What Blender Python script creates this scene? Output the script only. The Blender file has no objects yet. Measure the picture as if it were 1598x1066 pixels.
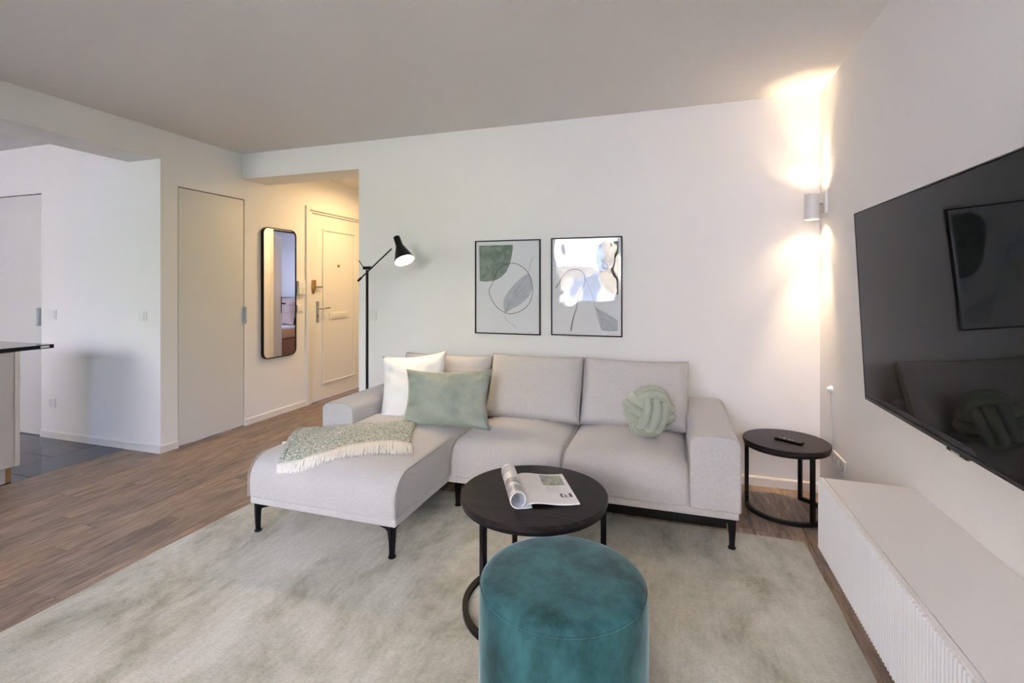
import bpy, bmesh, math, random
from mathutils import Vector, Matrix
random.seed(7)
sc = bpy.context.scene
COL = sc.collection
PI = math.pi

# ------------------------------------------------------------------ camera
YAW = math.radians(18.03)
cam = bpy.data.cameras.new('camera'); camo = bpy.data.objects.new('camera', cam); COL.objects.link(camo)
cam.sensor_width = 36.0
cam.lens = 36.0 * 764.63 / 1598.0
cam.shift_y = -(533.0 - 446.1) / 1598.0
cam.clip_start = 0.02
camo.location = (0, 0, 1.30)
camo.rotation_euler = (PI / 2, 0, YAW)
sc.camera = camo

# ------------------------------------------------------------------ exposure, world, lights
sc.view_settings.view_transform = 'Standard'
sc.view_settings.look = 'None'
sc.view_settings.gamma = 1.0
sc.view_settings.use_curve_mapping = False
sc.view_settings.exposure = 1.15
SKY = 38.0
world = bpy.data.worlds.new('sky'); sc.world = world; world.use_nodes = True
wn = world.node_tree; bg = wn.nodes['Background']
tc = wn.nodes.new('ShaderNodeTexCoord'); sep = wn.nodes.new('ShaderNodeSeparateXYZ'); ramp = wn.nodes.new('ShaderNodeValToRGB')
wn.links.new(tc.outputs['Generated'], sep.inputs[0]); wn.links.new(sep.outputs['Z'], ramp.inputs[0])
ramp.color_ramp.elements[0].position = 0.0; ramp.color_ramp.elements[0].color = (0.62, 0.70, 1.0, 1)
ramp.color_ramp.elements[1].position = 0.8; ramp.color_ramp.elements[1].color = (0.46, 0.58, 1.0, 1)
wn.links.new(ramp.outputs[0], bg.inputs[0]); bg.inputs[1].default_value = SKY

def light(name, kind, loc, energy, color, direction=None, **kw):
    l = bpy.data.lights.new(name, kind); l.energy = energy; l.color = color
    for k, v in kw.items(): setattr(l, k, v)
    o = bpy.data.objects.new(name, l); COL.objects.link(o); o.location = loc
    if direction is not None:
        o.rotation_euler = Vector(direction).to_track_quat('-Z', 'Y').to_euler()
    return o
light('sun', 'SUN', (0, 0, 12), 7.0, (1.0, 0.86, 0.68), direction=(-0.25, -0.75, -0.75), angle=0.01)
def portal(name, loc, size_x, size_y, direction):
    o = light(name, 'AREA', loc, 1.0, (1, 1, 1), direction=direction, shape='RECTANGLE', size=size_x, size_y=size_y)
    o.data.cycles.is_portal = True
YR = -1.75          # window wall behind the camera
portal('window_portal', (-0.62, YR - 0.02, 1.68), 2.75, 1.45, (0, 1, 0))
portal('window_portal', (-5.05, YR - 0.02, 1.68), 2.3, 1.45, (0, 1, 0))
portal('window_portal', (0.9, 5.6, 1.55), .6, .9, (-1, 0, 0))
WARM = (1.0, 0.70, 0.40)
CX, CY = 0.812, 3.40     # sconce axis
light('sconce_down', 'SPOT', (CX, CY, 1.730), 36, WARM, direction=(0, 0, -1), spot_size=math.radians(48), spot_blend=1.0, shadow_soft_size=0.012)
light('sconce_up', 'SPOT', (CX, CY, 1.828), 16, WARM, direction=(0, 0, 1), spot_size=math.radians(50), spot_blend=1.0, shadow_soft_size=0.012)
light('sconce_up_wide', 'SPOT', (CX, CY, 1.853), 1.7, WARM, direction=(0, 0, 1), spot_size=math.radians(130), spot_blend=0.8, shadow_soft_size=0.02)
light('sconce_down_wide', 'SPOT', (CX, CY, 1.700), 2.6, WARM, direction=(0, 0, -1), spot_size=math.radians(128), spot_blend=0.7, shadow_soft_size=0.012)
light('corridor_lamp', 'AREA', (-3.0, 4.75, 2.44), 11, (1.0, 0.66, 0.30), direction=(0, 0, -1), shape='DISK', size=0.24)

# ------------------------------------------------------------------ materials
def mat(name, color=(0.8, 0.8, 0.8), rough=0.5, metal=0.0, spec=0.5, coat=0.0, coat_rough=0.03, sheen=0.0, emit=None, estr=1.0, sheen_tint=None):
    m = bpy.data.materials.new(name); m.use_nodes = True
    b = m.node_tree.nodes['Principled BSDF']
    b.inputs['Base Color'].default_value = (*color, 1); b.inputs['Roughness'].default_value = rough
    b.inputs['Metallic'].default_value = metal; b.inputs['Specular IOR Level'].default_value = spec
    b.inputs['Coat Weight'].default_value = coat; b.inputs['Coat Roughness'].default_value = coat_rough
    b.inputs['Sheen Weight'].default_value = sheen
    if sheen_tint: b.inputs['Sheen Tint'].default_value = (*sheen_tint, 1)
    if emit: b.inputs['Emission Color'].default_value = (*emit, 1); b.inputs['Emission Strength'].default_value = estr
    return m
class NT:
    def __init__(s, m): s.m = m; s.t = m.node_tree; s.b = s.t.nodes['Principled BSDF']
    def n(s, kind, **kw):
        o = s.t.nodes.new(kind)
        for k, v in kw.items():
            if k.startswith('_'): setattr(o, k[1:], v)
            else: o.inputs[k.replace('__', ' ')].default_value = v
        return o
    def l(s, a, b): s.t.links.new(a, b)
    def coords(s, scale=(1, 1, 1), kind='Object', rot=(0, 0, 0)):
        c = s.n('ShaderNodeTexCoord'); m = s.n('ShaderNodeMapping'); m.inputs['Scale'].default_value = scale; m.inputs['Rotation'].default_value = rot
        s.l(c.outputs[kind], m.inputs[0]); return m.outputs[0]
    def noise(s, vec, scale, detail=4, rough=0.55, dist=0.0):
        o = s.n('ShaderNodeTexNoise'); o.inputs['Scale'].default_value = scale; o.inputs['Detail'].default_value = detail
        o.inputs['Roughness'].default_value = rough; o.inputs['Distortion'].default_value = dist; s.l(vec, o.inputs['Vector']); return o.outputs['Fac']
    def ramp(s, fac, stops):
        r = s.n('ShaderNodeValToRGB'); e = r.color_ramp.elements
        while len(e) < len(stops): e.new(0.5)
        for i, (p, c) in enumerate(stops): e[i].position = p; e[i].color = (*c, 1)
        s.l(fac, r.inputs[0]); return r.outputs[0]
    def mix(s, a, b, fac, mode='MIX'):
        o = s.n('ShaderNodeMix'); o.data_type = 'RGBA'; o.blend_type = mode
        for v, i in ((fac, 0), (a, 6), (b, 7)):
            if hasattr(v, 'is_linked'): s.l(v, o.inputs[i])
            else: o.inputs[i].default_value = v if i == 0 else (*v, 1)
        return o.outputs[2]
    def bump(s, h, strength=0.3, dist=0.002):
        o = s.n('ShaderNodeBump'); o.inputs['Strength'].default_value = strength; o.inputs['Distance'].default_value = dist
        s.l(h, o.inputs['Height']); s.l(o.outputs[0], s.b.inputs['Normal'])
    def base(s, c): s.l(c, s.b.inputs['Base Color'])

def plaster(name, c, bump=0.25):
    m = mat(name, c, rough=0.75, spec=0.25); n = NT(m); v = n.coords()
    n.bump(n.noise(v, 140, 3, 0.6), bump, 0.0015)
    return m
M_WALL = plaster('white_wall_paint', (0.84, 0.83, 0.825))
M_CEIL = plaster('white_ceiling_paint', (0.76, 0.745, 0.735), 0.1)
M_TRIM = mat('white_trim_lacquer', (0.80, 0.785, 0.76), rough=0.35)
M_DOORG = mat('glossy_white_door', (0.70, 0.70, 0.68), rough=0.16, spec=0.5, coat=0.35, coat_rough=0.05)
M_DOOR = mat('white_painted_door', (0.80, 0.775, 0.735), rough=0.38)
M_GAP = mat('dark_gap', (0.03, 0.027, 0.022), rough=0.9)
M_PLASTIC = mat('white_plastic', (0.80, 0.80, 0.79), rough=0.3)
M_PLASTIC_D = mat('grey_plastic', (0.34, 0.36, 0.39), rough=0.4)
M_STEEL = mat('brushed_steel', (0.55, 0.56, 0.58), rough=0.3, metal=1.0)
M_PULL = mat('pale_aluminium', (0.50, 0.56, 0.63), rough=0.4, metal=0.3)
M_BRASS = mat('brass', (0.55, 0.33, 0.12), rough=0.3, metal=1.0)
M_BLACK = mat('black_metal', (0.006, 0.006, 0.007), rough=0.45, spec=0.22)
M_BLACKG = mat('black_gloss', (0.010, 0.010, 0.011), rough=0.12)
M_WHITE_M = mat('white_lamp_metal', (0.74, 0.74, 0.73), rough=0.4)
M_MIRROR = mat('mirror_glass', (0.92, 0.92, 0.92), rough=0.0, metal=1.0)
M_CONSOLE = mat('console_white', (0.74, 0.72, 0.695), rough=0.38)
M_CONSOLE_F = mat('console_front', (0.74, 0.745, 0.75), rough=0.42)
M_CAB = mat('kitchen_front', (0.58, 0.53, 0.475), rough=0.35)
M_CABEDGE = mat('kitchen_edge', (0.72, 0.66, 0.55), rough=0.4)
M_PLINTH_EDGE = mat('plinth_edge_wood', (0.35, 0.19, 0.07), rough=0.5)
M_GRANITE = mat('black_stone_worktop', (0.012, 0.012, 0.014), rough=0.07, coat=0.3)

def wood_floor():
    m = mat('oak_vinyl', rough=0.42, spec=0.4); n = NT(m)
    oi = n.n('ShaderNodeObjectInfo'); geo = n.n('ShaderNodeNewGeometry')
    add = n.n('ShaderNodeVectorMath', _operation='MULTIPLY_ADD'); n.l(oi.outputs['Random'], add.inputs[0]); add.inputs[1].default_value = (37, 91, 13); n.l(geo.outputs['Position'], add.inputs[2])
    mp = n.n('ShaderNodeMapping'); mp.inputs['Scale'].default_value = (1, 0.09, 1); n.l(add.outputs[0], mp.inputs[0])
    g1 = n.noise(mp.outputs[0], 70, 6, 0.65, 0.6)
    mp2 = n.n('ShaderNodeMapping'); mp2.inputs['Scale'].default_value = (1, 0.22, 1); n.l(add.outputs[0], mp2.inputs[0])
    g2 = n.noise(mp2.outputs[0], 9, 3, 0.6, 1.2)
    c = n.ramp(g1, [(0.28, (0.115, 0.082, 0.060)), (0.47, (0.275, 0.207, 0.156)), (0.70, (0.42, 0.335, 0.268))])
    tone = n.ramp(g2, [(0.34, (0.56, 0.57, 0.59)), (0.58, (1.08, 1.03, 1.0))])
    c = n.mix(c, tone, 0.8, 'MULTIPLY')
    pl = n.ramp(oi.outputs['Random'], [(0.0, (0.86, 0.86, 0.88)), (0.5, (1.0, 0.98, 0.97)), (1.0, (1.12, 1.05, 0.98))])
    n.base(n.mix(c, pl, 1.0, 'MULTIPLY'))
    n.bump(g1, 0.25, 0.001)
    return m
M_WOOD = wood_floor()
M_SUBFLOOR = mat('dark_subfloor', (0.05, 0.035, 0.025), rough=0.9)
M_TILE = mat('black_gloss_tile', (0.008, 0.017, 0.045), rough=0.06, spec=0.6)  # navy in the base colour stands in for bluish reflections
_n = NT(M_TILE); _v = _n.coords(kind='Object'); _n.bump(_n.noise(_v, 3.0, 1), 0.02, 0.002)
M_GROUT = mat('dark_grout', (0.006, 0.006, 0.007), rough=0.8)

def fabric(name, c1, c2, scale=420, bumpd=0.0012, sheen=0.25, rough=0.92):
    m = mat(name, c1, rough=rough, spec=0.15, sheen=sheen); n = NT(m); v = n.coords()
    v2 = n.coords(scale=(1, 1, 0.18)); v3 = n.coords(scale=(0.18, 0.6, 1))
    a = n.noise(v2, scale, 2, 0.6); b = n.noise(v3, scale, 2, 0.6)
    mx = n.n('ShaderNodeMath', _operation='ADD'); n.l(a, mx.inputs[0]); n.l(b, mx.inputs[1])
    hf = n.n('ShaderNodeMath', _operation='MULTIPLY'); n.l(mx.outputs[0], hf.inputs[0]); hf.inputs[1].default_value = 0.5
    n.base(n.ramp(hf.outputs[0], [(0.38, c2), (0.60, c1)]))
    n.bump(hf.outputs[0], 0.5, bumpd)
    return m
M_SOFA = fabric('sofa_fabric', (0.53, 0.515, 0.51), (0.40, 0.39, 0.385), 650)
M_SOFA_D = fabric('sofa_piping', (0.44, 0.41, 0.40), (0.35, 0.33, 0.32), 300)
M_PILLOW_W = fabric('white_cotton', (0.86, 0.85, 0.84), (0.80, 0.79, 0.78), 500, 0.0005)
M_KNOT = fabric('sage_jersey', (0.36, 0.40, 0.325), (0.28, 0.32, 0.26), 520, 0.0006, sheen=0.5)
M_TAG = mat('grey_tag', (0.33, 0.34, 0.37), rough=0.8)

def velvet(name, cd, cl, tint, sc_=3.0, sheen=0.8):
    m = mat(name, cd, rough=0.75, spec=0.2, sheen=sheen, sheen_tint=tint); n = NT(m)
    m.node_tree.nodes['Principled BSDF'].inputs['Sheen Roughness'].default_value = 0.35
    v = n.coords(scale=(1, 1, 0.6)); a = n.noise(v, sc_, 5, 0.66, 0.15)
    n.base(n.ramp(a, [(0.34, cd), (0.64, cl)]))
    n.bump(n.noise(v, 24, 3), 0.25, 0.003)
    return m
M_GREENP = velvet('sage_velvet', (0.245, 0.285, 0.25), (0.34, 0.37, 0.315), (0.7, 0.85, 0.75), 7, 0.5)
M_TEAL = velvet('teal_velvet', (0.008, 0.036, 0.038), (0.034, 0.118, 0.126), (0.55, 0.75, 0.80), 9, 0.65)

def rug_mat():
    m = mat('viscose_rug', rough=0.8, spec=0.25, sheen=0.3); n = NT(m)
    v1 = n.coords(scale=(1, 0.62, 1)); a = n.noise(v1, 2.6, 7, 0.70, 0.35)
    v2 = n.coords(scale=(1, 0.16, 1)); b = n.noise(v2, 60, 4, 0.7, 0.3)
    v3 = n.coords(scale=(0.25, 1, 1)); w = n.noise(v3, 260, 2, 0.6)
    c = n.ramp(a, [(0.36, (0.29, 0.275, 0.195)), (0.46, (0.44, 0.43, 0.345)), (0.58, (0.565, 0.555, 0.475))])
    c = n.mix(c, n.ramp(b, [(0.30, (0.80, 0.80, 0.78)), (0.58, (1.03, 1.03, 1.02))]), 0.6, 'MULTIPLY')
    c = n.mix(c, n.ramp(w, [(0.38, (0.80, 0.80, 0.79)), (0.6, (1.03, 1.03, 1.02))]), 0.7, 'MULTIPLY')
    n.base(c)
    hh = n.n('ShaderNodeMath', _operation='ADD'); n.l(b, hh.inputs[0]); n.l(w, hh.inputs[1])
    n.bump(hh.outputs[0], 0.5, 0.002)
    return m
M_RUG = rug_mat()

def black_wood():
    m = mat('black_stained_wood', rough=0.45, spec=0.14); n = NT(m)
    v = n.coords(scale=(0.12, 1, 1), rot=(0, 0, 0.5)); a = n.noise(v, 48, 5, 0.65, 0.8)
    n.base(n.ramp(a, [(0.35, (0.007, 0.0055, 0.006)), (0.68, (0.034, 0.025, 0.025))]))
    n.bump(a, 0.25, 0.0008)
    r = n.n('ShaderNodeMapRange'); n.l(a, r.inputs[0]); r.inputs[3].default_value = 0.30; r.inputs[4].default_value = 0.5
    n.l(r.outputs[0], n.b.inputs['Roughness'])
    return m
M_BWOOD = black_wood()

def throw_mat():
    m = mat('boucle_throw', rough=0.95, spec=0.1, sheen=0.3); n = NT(m); v = n.coords()
    a = n.noise(v, 130, 3, 0.8); b = n.noise(v, 9, 2, 0.5)
    c = n.ramp(a, [(0.40, (0.10, 0.155, 0.125)), (0.50, (0.38, 0.41, 0.34)), (0.58, (0.74, 0.72, 0.65))])
    n.base(n.mix(c, n.ramp(b, [(0.35, (0.82, 0.88, 0.84)), (0.65, (1.08, 1.05, 1.0))]), 0.7, 'MULTIPLY'))
    n.bump(a, 1.0, 0.006)
    return m
M_THROW = throw_mat()
M_FRINGE = mat('cream_fringe', (0.80, 0.77, 0.70), rough=0.9, sheen=0.3)

def glass_mat(name, boost=1.3, tint=(1, 1, 1), wavy=0):
    m = bpy.data.materials.new(name); m.use_nodes = True; t = m.node_tree; t.nodes.clear()
    o = t.nodes.new('ShaderNodeOutputMaterial'); mx = t.nodes.new('ShaderNodeMixShader'); tr = t.nodes.new('ShaderNodeBsdfTransparent')
    gl = t.nodes.new('ShaderNodeBsdfGlossy'); gl.inputs['Roughness'].default_value = 0.0; tr.inputs[0].default_value = (*tint, 1)
    fr = t.nodes.new('ShaderNodeFresnel'); fr.inputs[0].default_value = 1.5
    mu = t.nodes.new('ShaderNodeMath'); mu.operation = 'MULTIPLY'; mu.inputs[1].default_value = boost; mu.use_clamp = True
    t.links.new(fr.outputs[0], mu.inputs[0]); t.links.new(mu.outputs[0], mx.inputs[0]); t.links.new(tr.outputs[0], mx.inputs[1])
    t.links.new(gl.outputs[0], mx.inputs[2]); t.links.new(mx.outputs[0], o.inputs[0])
    if wavy:
        c = t.nodes.new('ShaderNodeTexCoord'); nz = t.nodes.new('ShaderNodeTexNoise'); nz.inputs['Scale'].default_value = 7; nz.inputs['Detail'].default_value = 1.5
        bp = t.nodes.new('ShaderNodeBump'); bp.inputs['Strength'].default_value = 1.0; bp.inputs['Distance'].default_value = wavy
        t.links.new(c.outputs['Object'], nz.inputs['Vector']); t.links.new(nz.outputs['Fac'], bp.inputs['Height']); t.links.new(bp.outputs[0], gl.inputs['Normal'])
    return m
M_GLASS = glass_mat('clear_glass')
M_PICGLASS = glass_mat('picture_glazing', 0.95, wavy=0.002)
M_PAPER = mat('art_paper', (0.84, 0.83, 0.86), rough=0.7, spec=0.2)
def watercolour(name, c1, c2, s=16):
    m = mat(name, rough=0.8, spec=0.1); n = NT(m); v = n.coords()
    n.base(n.ramp(n.noise(v, s, 5, 0.65, 0.5), [(0.35, c1), (0.66, c2)])); return m
M_WC_GREEN = watercolour('green_watercolour', (0.17, 0.235, 0.18), (0.36, 0.39, 0.37))
M_WC_GREY = watercolour('pale_grey_wash', (0.50, 0.52, 0.56), (0.60, 0.62, 0.67))
M_WC_DARK = watercolour('dark_green_watercolour', (0.10, 0.125, 0.10), (0.22, 0.25, 0.22))
M_INK = mat('ink', (0.02, 0.022, 0.03), rough=0.7)
M_INK_L = mat('pale_ink', (0.20, 0.22, 0.26), rough=0.7)
M_TV = mat('tv_screen', (0.004, 0.004, 0.005), rough=0.02, spec=0.14)
M_PRINT = mat('magazine_paper', (0.78, 0.77, 0.78), rough=0.3, spec=0.5)
M_PRINT_IN = mat('magazine_inner_page', (0.70, 0.76, 0.84), rough=0.45)
M_TEXT = mat('printed_text', (0.52, 0.53, 0.56), rough=0.6)
M_NAVY = mat('navy_print', (0.03, 0.035, 0.09), rough=0.5)
M_BLUEP = mat('blue_print', (0.02, 0.07, 0.42), rough=0.5)
def photo_mat(name, cols, s):
    m = mat(name, rough=0.3); n = NT(m); v = n.coords(); a = n.noise(v, s, 6, 0.75, 0.3)
    n.base(n.ramp(a, [(0.30 + 0.40 * i / (len(cols) - 1), c) for i, c in enumerate(cols)])); return m
M_PHOTO = photo_mat('garden_photo', [(0.02, 0.06, 0.03), (0.14, 0.26, 0.04), (0.50, 0.52, 0.42), (0.06, 0.12, 0.16), (0.55, 0.16, 0.06), (0.70, 0.70, 0.62)], 45)
def stripe_photo():
    m = mat('landscape_photo', rough=0.28); n = NT(m); v = n.coords(scale=(0.2, 1, 0.2)); a = n.noise(v, 34, 4, 0.7)
    n.base(n.ramp(a, [(0.30, (0.15, 0.16, 0.18)), (0.48, (0.36, 0.35, 0.34)), (0.60, (0.72, 0.73, 0.74))])); return m
M_PHOTO2 = stripe_photo()

# ------------------------------------------------------------------ helpers
def link(name, me, m, parent=None, smooth=False):
    if m is not None:
        if isinstance(m, (list, tuple)):
            for k in m: me.materials.append(k)
        else: me.materials.append(m)
    if smooth:
        for p in me.polygons: p.use_smooth = True
    o = bpy.data.objects.new(name, me); COL.objects.link(o)
    if parent is not None: o.parent = parent
    return o
def bm_obj(name, bm, m, parent=None, smooth=False, angle=None):
    bmesh.ops.recalc_face_normals(bm, faces=bm.faces)
    me = bpy.data.meshes.new(name); bm.to_mesh(me); bm.free()
    o = link(name, me, m, parent, smooth)
    if smooth and angle:
        me.set_sharp_from_angle(angle=math.radians(angle))
    return o
def B(): return bmesh.new()
def box(bm, x0, x1, y0, y1, z0, z1, bev=0.0, seg=2, M=None):
    vs = [bm.verts.new((x, y, z)) for x in (x0, x1) for y in (y0, y1) for z in (z0, z1)]
    fs = [bm.faces.new([vs[i] for i in q]) for q in ((0, 1, 3, 2), (4, 6, 7, 5), (0, 4, 5, 1), (2, 3, 7, 6), (0, 2, 6, 4), (1, 5, 7, 3))]
    if bev:
        es = list({e for f in fs for e in f.edges})
        r = bmesh.ops.bevel(bm, geom=es, offset=bev, segments=seg, profile=0.5, affect='EDGES')
        vs = list({v for v in r['verts']} | {v for v in vs if v.is_valid})
    if M is not None: bmesh.ops.transform(bm, matrix=M, verts=vs)
    return vs
def boxo(name, dims, m, parent=None, bev=0.0, seg=2):
    bm = B(); box(bm, *dims, bev=bev, seg=seg); return bm_obj(name, bm, m, parent)
def frame_from(d):
    d = Vector(d).normalized(); up = Vector((0, 0, 1)) if abs(d.z) < 0.95 else Vector((1, 0, 0))
    a = d.cross(up).normalized(); b = a.cross(d).normalized(); return a, b
def tube(bm, pts, r, n=10, closed=False, caps=True, sx=1.0, sy=1.0, square=False):
    pts = [Vector(p) for p in pts]; N = len(pts); rings = []; pa = None
    for i, p in enumerate(pts):
        d = (pts[(i + 1) % N] - pts[i - 1]) if closed else (pts[min(i + 1, N - 1)] - pts[max(i - 1, 0)])
        d.normalize()
        if pa is None: a, b = frame_from(d)
        else:
            a = (pa - d * pa.dot(d)).normalized(); b = a.cross(d).normalized()
        pa = a
        rr = r[i] if isinstance(r, (list, tuple)) else r
        ring = []
        for k in range(n):
            t = 2 * PI * (k + (0.5 if square else 0)) / n; ring.append(bm.verts.new(p + a * math.cos(t) * rr * sx + b * math.sin(t) * rr * sy))
        rings.append(ring)
    for i in range(N if closed else N - 1):
        A, C = rings[i], rings[(i + 1) % N]
        off = 0
        if closed and i == N - 1:
            best = None
            for s in range(n):
                dd = (A[0].co - C[s].co).length
                if best is None or dd < best: best = dd; off = s
        for k in range(n):
            bm.faces.new((A[k], A[(k + 1) % n], C[(k + 1 + off) % n], C[(k + off) % n]))
    if caps and not closed:
        bm.faces.new(rings[0][::-1]); bm.faces.new(rings[-1])
def tubeo(name, pts, r, m, parent=None, n=10, closed=False, **kw):
    bm = B(); tube(bm, pts, r, n, closed, **kw); return bm_obj(name, bm, m, parent, smooth=n > 5, angle=50)
def lathe(bm, prof, n=48, M=None, cap=True):
    rings = []
    for (r, z) in prof:
        if r < 1e-6: rings.append([bm.verts.new((0, 0, z))])
        else: rings.append([bm.verts.new((r * math.cos(2 * PI * k / n), r * math.sin(2 * PI * k / n), z)) for k in range(n)])
    for A, C in zip(rings, rings[1:]):
        for k in range(n):
            a = A[k % len(A)]; a2 = A[(k + 1) % len(A)]; c = C[k % len(C)]; c2 = C[(k + 1) % len(C)]
            vs = [v for i, v in enumerate((a, a2, c2, c)) if v not in (a, a2, c2, c)[:i]]
            if len(vs) >= 3: bm.faces.new(vs)
    if M is not None: bmesh.ops.transform(bm, matrix=M, verts=[v for r in rings for v in r])
def latheo(name, prof, m, parent=None, n=48, M=None, angle=35):
    bm = B(); lathe(bm, prof, n, M); return bm_obj(name, bm, m, parent, smooth=True, angle=angle)
def grid_surface(bm, P, closed_u=False):
    nu, nv = len(P), len(P[0]); V = [[bm.verts.new(p) for p in row] for row in P]
    for i in range(nu if closed_u else nu - 1):
        for j in range(nv - 1):
            try: bm.faces.new((V[i][j], V[(i + 1) % nu][j], V[(i + 1) % nu][j + 1], V[i][j + 1]))
            except ValueError: pass
    return V
def rounded(pts, radii, seg=8):
    """round the corners of a closed 2D polygon"""
    out = []; N = len(pts)
    for i in range(N):
        p = Vector(pts[i]); a = Vector(pts[i - 1]); b = Vector(pts[(i + 1) % N]); r = radii[i]
        if r <= 0: out.append(p); continue
        u = (a - p).normalized(); v = (b - p).normalized(); half = u.angle(v) / 2; d = r / math.tan(half)
        s = p + u * d; e = p + v * d; c = p + (u + v).normalized() * (r / math.sin(half))
        a0 = math.atan2(s.y - c.y, s.x - c.x); a1 = math.atan2(e.y - c.y, e.x - c.x); da = a1 - a0
        while da > PI: da -= 2 * PI
        while da < -PI: da += 2 * PI
        for k in range(seg + 1):
            t = a0 + da * k / seg; out.append(Vector((c.x + r * math.cos(t), c.y + r * math.sin(t))))
    return out
def densify(poly, step):
    out = []; N = len(poly)
    for i in range(N):
        a, b = poly[i], poly[(i + 1) % N]; k = max(1, int(math.ceil((b - a).length / step)))
        for j in range(k): out.append(a + (b - a) * j / k)
    return out
def extrude_soft(name, poly, e0, e1, re, m, parent=None, axis='X', n=20, deform=None, step=0.05):
    """soft block: closed 2D profile swept along an axis, its ends rounded with radius re; deform(Vector)->Vector"""
    poly = densify([Vector(p) for p in poly], step); N = len(poly)
    area = sum(poly[i - 1].x * poly[i].y - poly[i].x * poly[i - 1].y for i in range(N))
    if area < 0: poly.reverse()
    nor = []
    for i in range(N):
        d = (poly[(i + 1) % N] - poly[i - 1]).normalized(); nor.append(Vector((d.y, -d.x)))
    L = e1 - e0; ss = []
    for k in range(5): ss.append((re * (1 - math.cos(PI / 2 * k / 4)), re * (1 - math.sin(PI / 2 * k / 4))))
    mid = [(re + (L - 2 * re) * k / n, 0.0) for k in range(1, n)]
    st = ss + mid + [(L - s, i) for s, i in reversed(ss)]
    def P(q, e):
        v = Vector((e0 + e, q.x, q.y)) if axis == 'X' else Vector((q.x, e0 + e, q.y))
        return deform(v) if deform else v
    bm = B(); V = [[bm.verts.new(P(poly[j] - nor[j] * ins, s)) for j in range(N)] for s, ins in st]
    for i in range(len(V) - 1):
        for j in range(N): bm.faces.new((V[i][j], V[i][(j + 1) % N], V[i + 1][(j + 1) % N], V[i + 1][j]))
    bm.faces.new(V[0]); bm.faces.new(V[-1][::-1])
    bmesh.ops.triangulate(bm, faces=[f for f in bm.faces if len(f.verts) > 4])
    o = bm_obj(name, bm, m, parent, smooth=True, angle=55)
    return o
def pillow(name, w, h, t, m, M, parent=None, pinch=0.07, n=26, seed=1, wr=0.006, power=0.5):
    rnd = random.Random(seed); ph = [rnd.uniform(0, 6.28) for _ in range(8)]
    bm = B(); sides = []
    for sgn in (1, -1):
        P = []
        for i in range(n + 1):
            row = []
            for j in range(n + 1):
                u = -1 + 2 * i / n; v = -1 + 2 * j / n
                x = u * w / 2 * (1 - pinch * (1 - v * v)); z = v * h / 2 * (1 - pinch * 1.1 * (1 - u * u))
                th = ((1 - u * u) * (1 - v * v)) ** power * t / 2
                e = (1 - max(abs(u), abs(v)) ** 2)
                edge = max(abs(u), abs(v))
                wrk = wr * math.sin(9 * u + 4 * v + ph[0]) * math.sin(7 * v - 3 * u + ph[1]) * min(1, e * 3) + wr * 1.2 * math.sin(16 * math.atan2(v, u) + ph[2]) * max(0, edge - 0.35) * min(1, e * 4)
                row.append(Vector((x, sgn * th + wrk, z)))
            P.append(row)
        sides.append(P)
    for P in sides: grid_surface(bm, P)
    bmesh.ops.remove_doubles(bm, verts=bm.verts, dist=0.0004)
    bmesh.ops.transform(bm, matrix=M, verts=bm.verts)
    return bm_obj(name, bm, m, parent, smooth=True)
def basis(o, x, y, z):
    return Matrix(((x[0], y[0], z[0], o[0]), (x[1], y[1], z[1], o[1]), (x[2], y[2], z[2], o[2]), (0, 0, 0, 1)))
def pane_matrix(center, right, up):
    r = Vector(right).normalized(); u = Vector(up); u = (u - r * u.dot(r)).normalized(); y = u.cross(r)   # x right, z up, y away from viewer
    return basis(center, r, y, u)
def empty(name, loc=(0, 0, 0)):
    o = bpy.data.objects.new(name, None); COL.objects.link(o); o.location = loc; o.empty_display_size = 0.1; return o
def tag(o, label, cat, group=None):
    o['label'] = label; o['category'] = cat
    if group: o['group'] = group
    return o
def struct(o): o['kind'] = 'structure'; return o
def thing(name, label, cat, loc=(0, 0, 0), group=None): return tag(empty(name, loc), label, cat, group)
def finish(root):
    """children were built in world coordinates: keep them there under a moved root"""
    inv = Matrix.Translation(root.location).inverted()
    for c in root.children: c.matrix_parent_inverse = inv

XL, XR, YB, YP, H = -3.77, 0.888, 3.53, 2.77, 2.515
XK = -6.9      # far kitchen wall
YE = 6.3       # corridor end
YBED = 7.1; XBED = 0.9

# ------------------------------------------------------------------ shell
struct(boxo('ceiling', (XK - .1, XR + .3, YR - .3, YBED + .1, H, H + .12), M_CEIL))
w = B(); box(w, XR, XR + .2, YR - .3, YB + .3, 0, H); struct(bm_obj('wall_right', w, M_WALL))
w = B(); box(w, -2.507, XR, YB, YB + .30, 0, H); box(w, XL, -2.507, YB, YB + .30, 2.286, H); struct(bm_obj('wall_back', w, M_WALL))
w = B(); box(w, XK, XL, YP, YP + .12, 2.10, H); box(w, -5.18, XL, YP, YP + .12, 0, 2.10); box(w, XK, -6.03, YP, YP + .12, 0, 2.10)
struct(bm_obj('wall_kitchen', w, M_WALL))
w = B()
for (a, b, z0, z1) in ((YP + .12, 2.912, 0, 2.10), (3.556, 4.40, 0, 2.16), (5.46, YE, 0, 2.16), (YP + .12, YE, 2.16, H), (2.912, 3.556, 2.10, 2.16), (YP + .12, 2.912, 2.10, 2.16)):
    box(w, XL - .12, XL, a, b, z0, z1)
struct(bm_obj('wall_left', w, M_WALL))
w = B(); box(w, XL - .12, -2.387, YE, YE + .1, 0, H); struct(bm_obj('wall_corridor_end', w, M_WALL))
w = B(); box(w, -2.507, -2.387, YB + .3, 5.14, 0, H); box(w, -2.507, -2.387, 5.14, 5.98, 2.04, H); box(w, -2.507, -2.387, 5.98, YBED, 0, H)
struct(bm_obj('wall_corridor_right', w, M_WALL))
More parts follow.
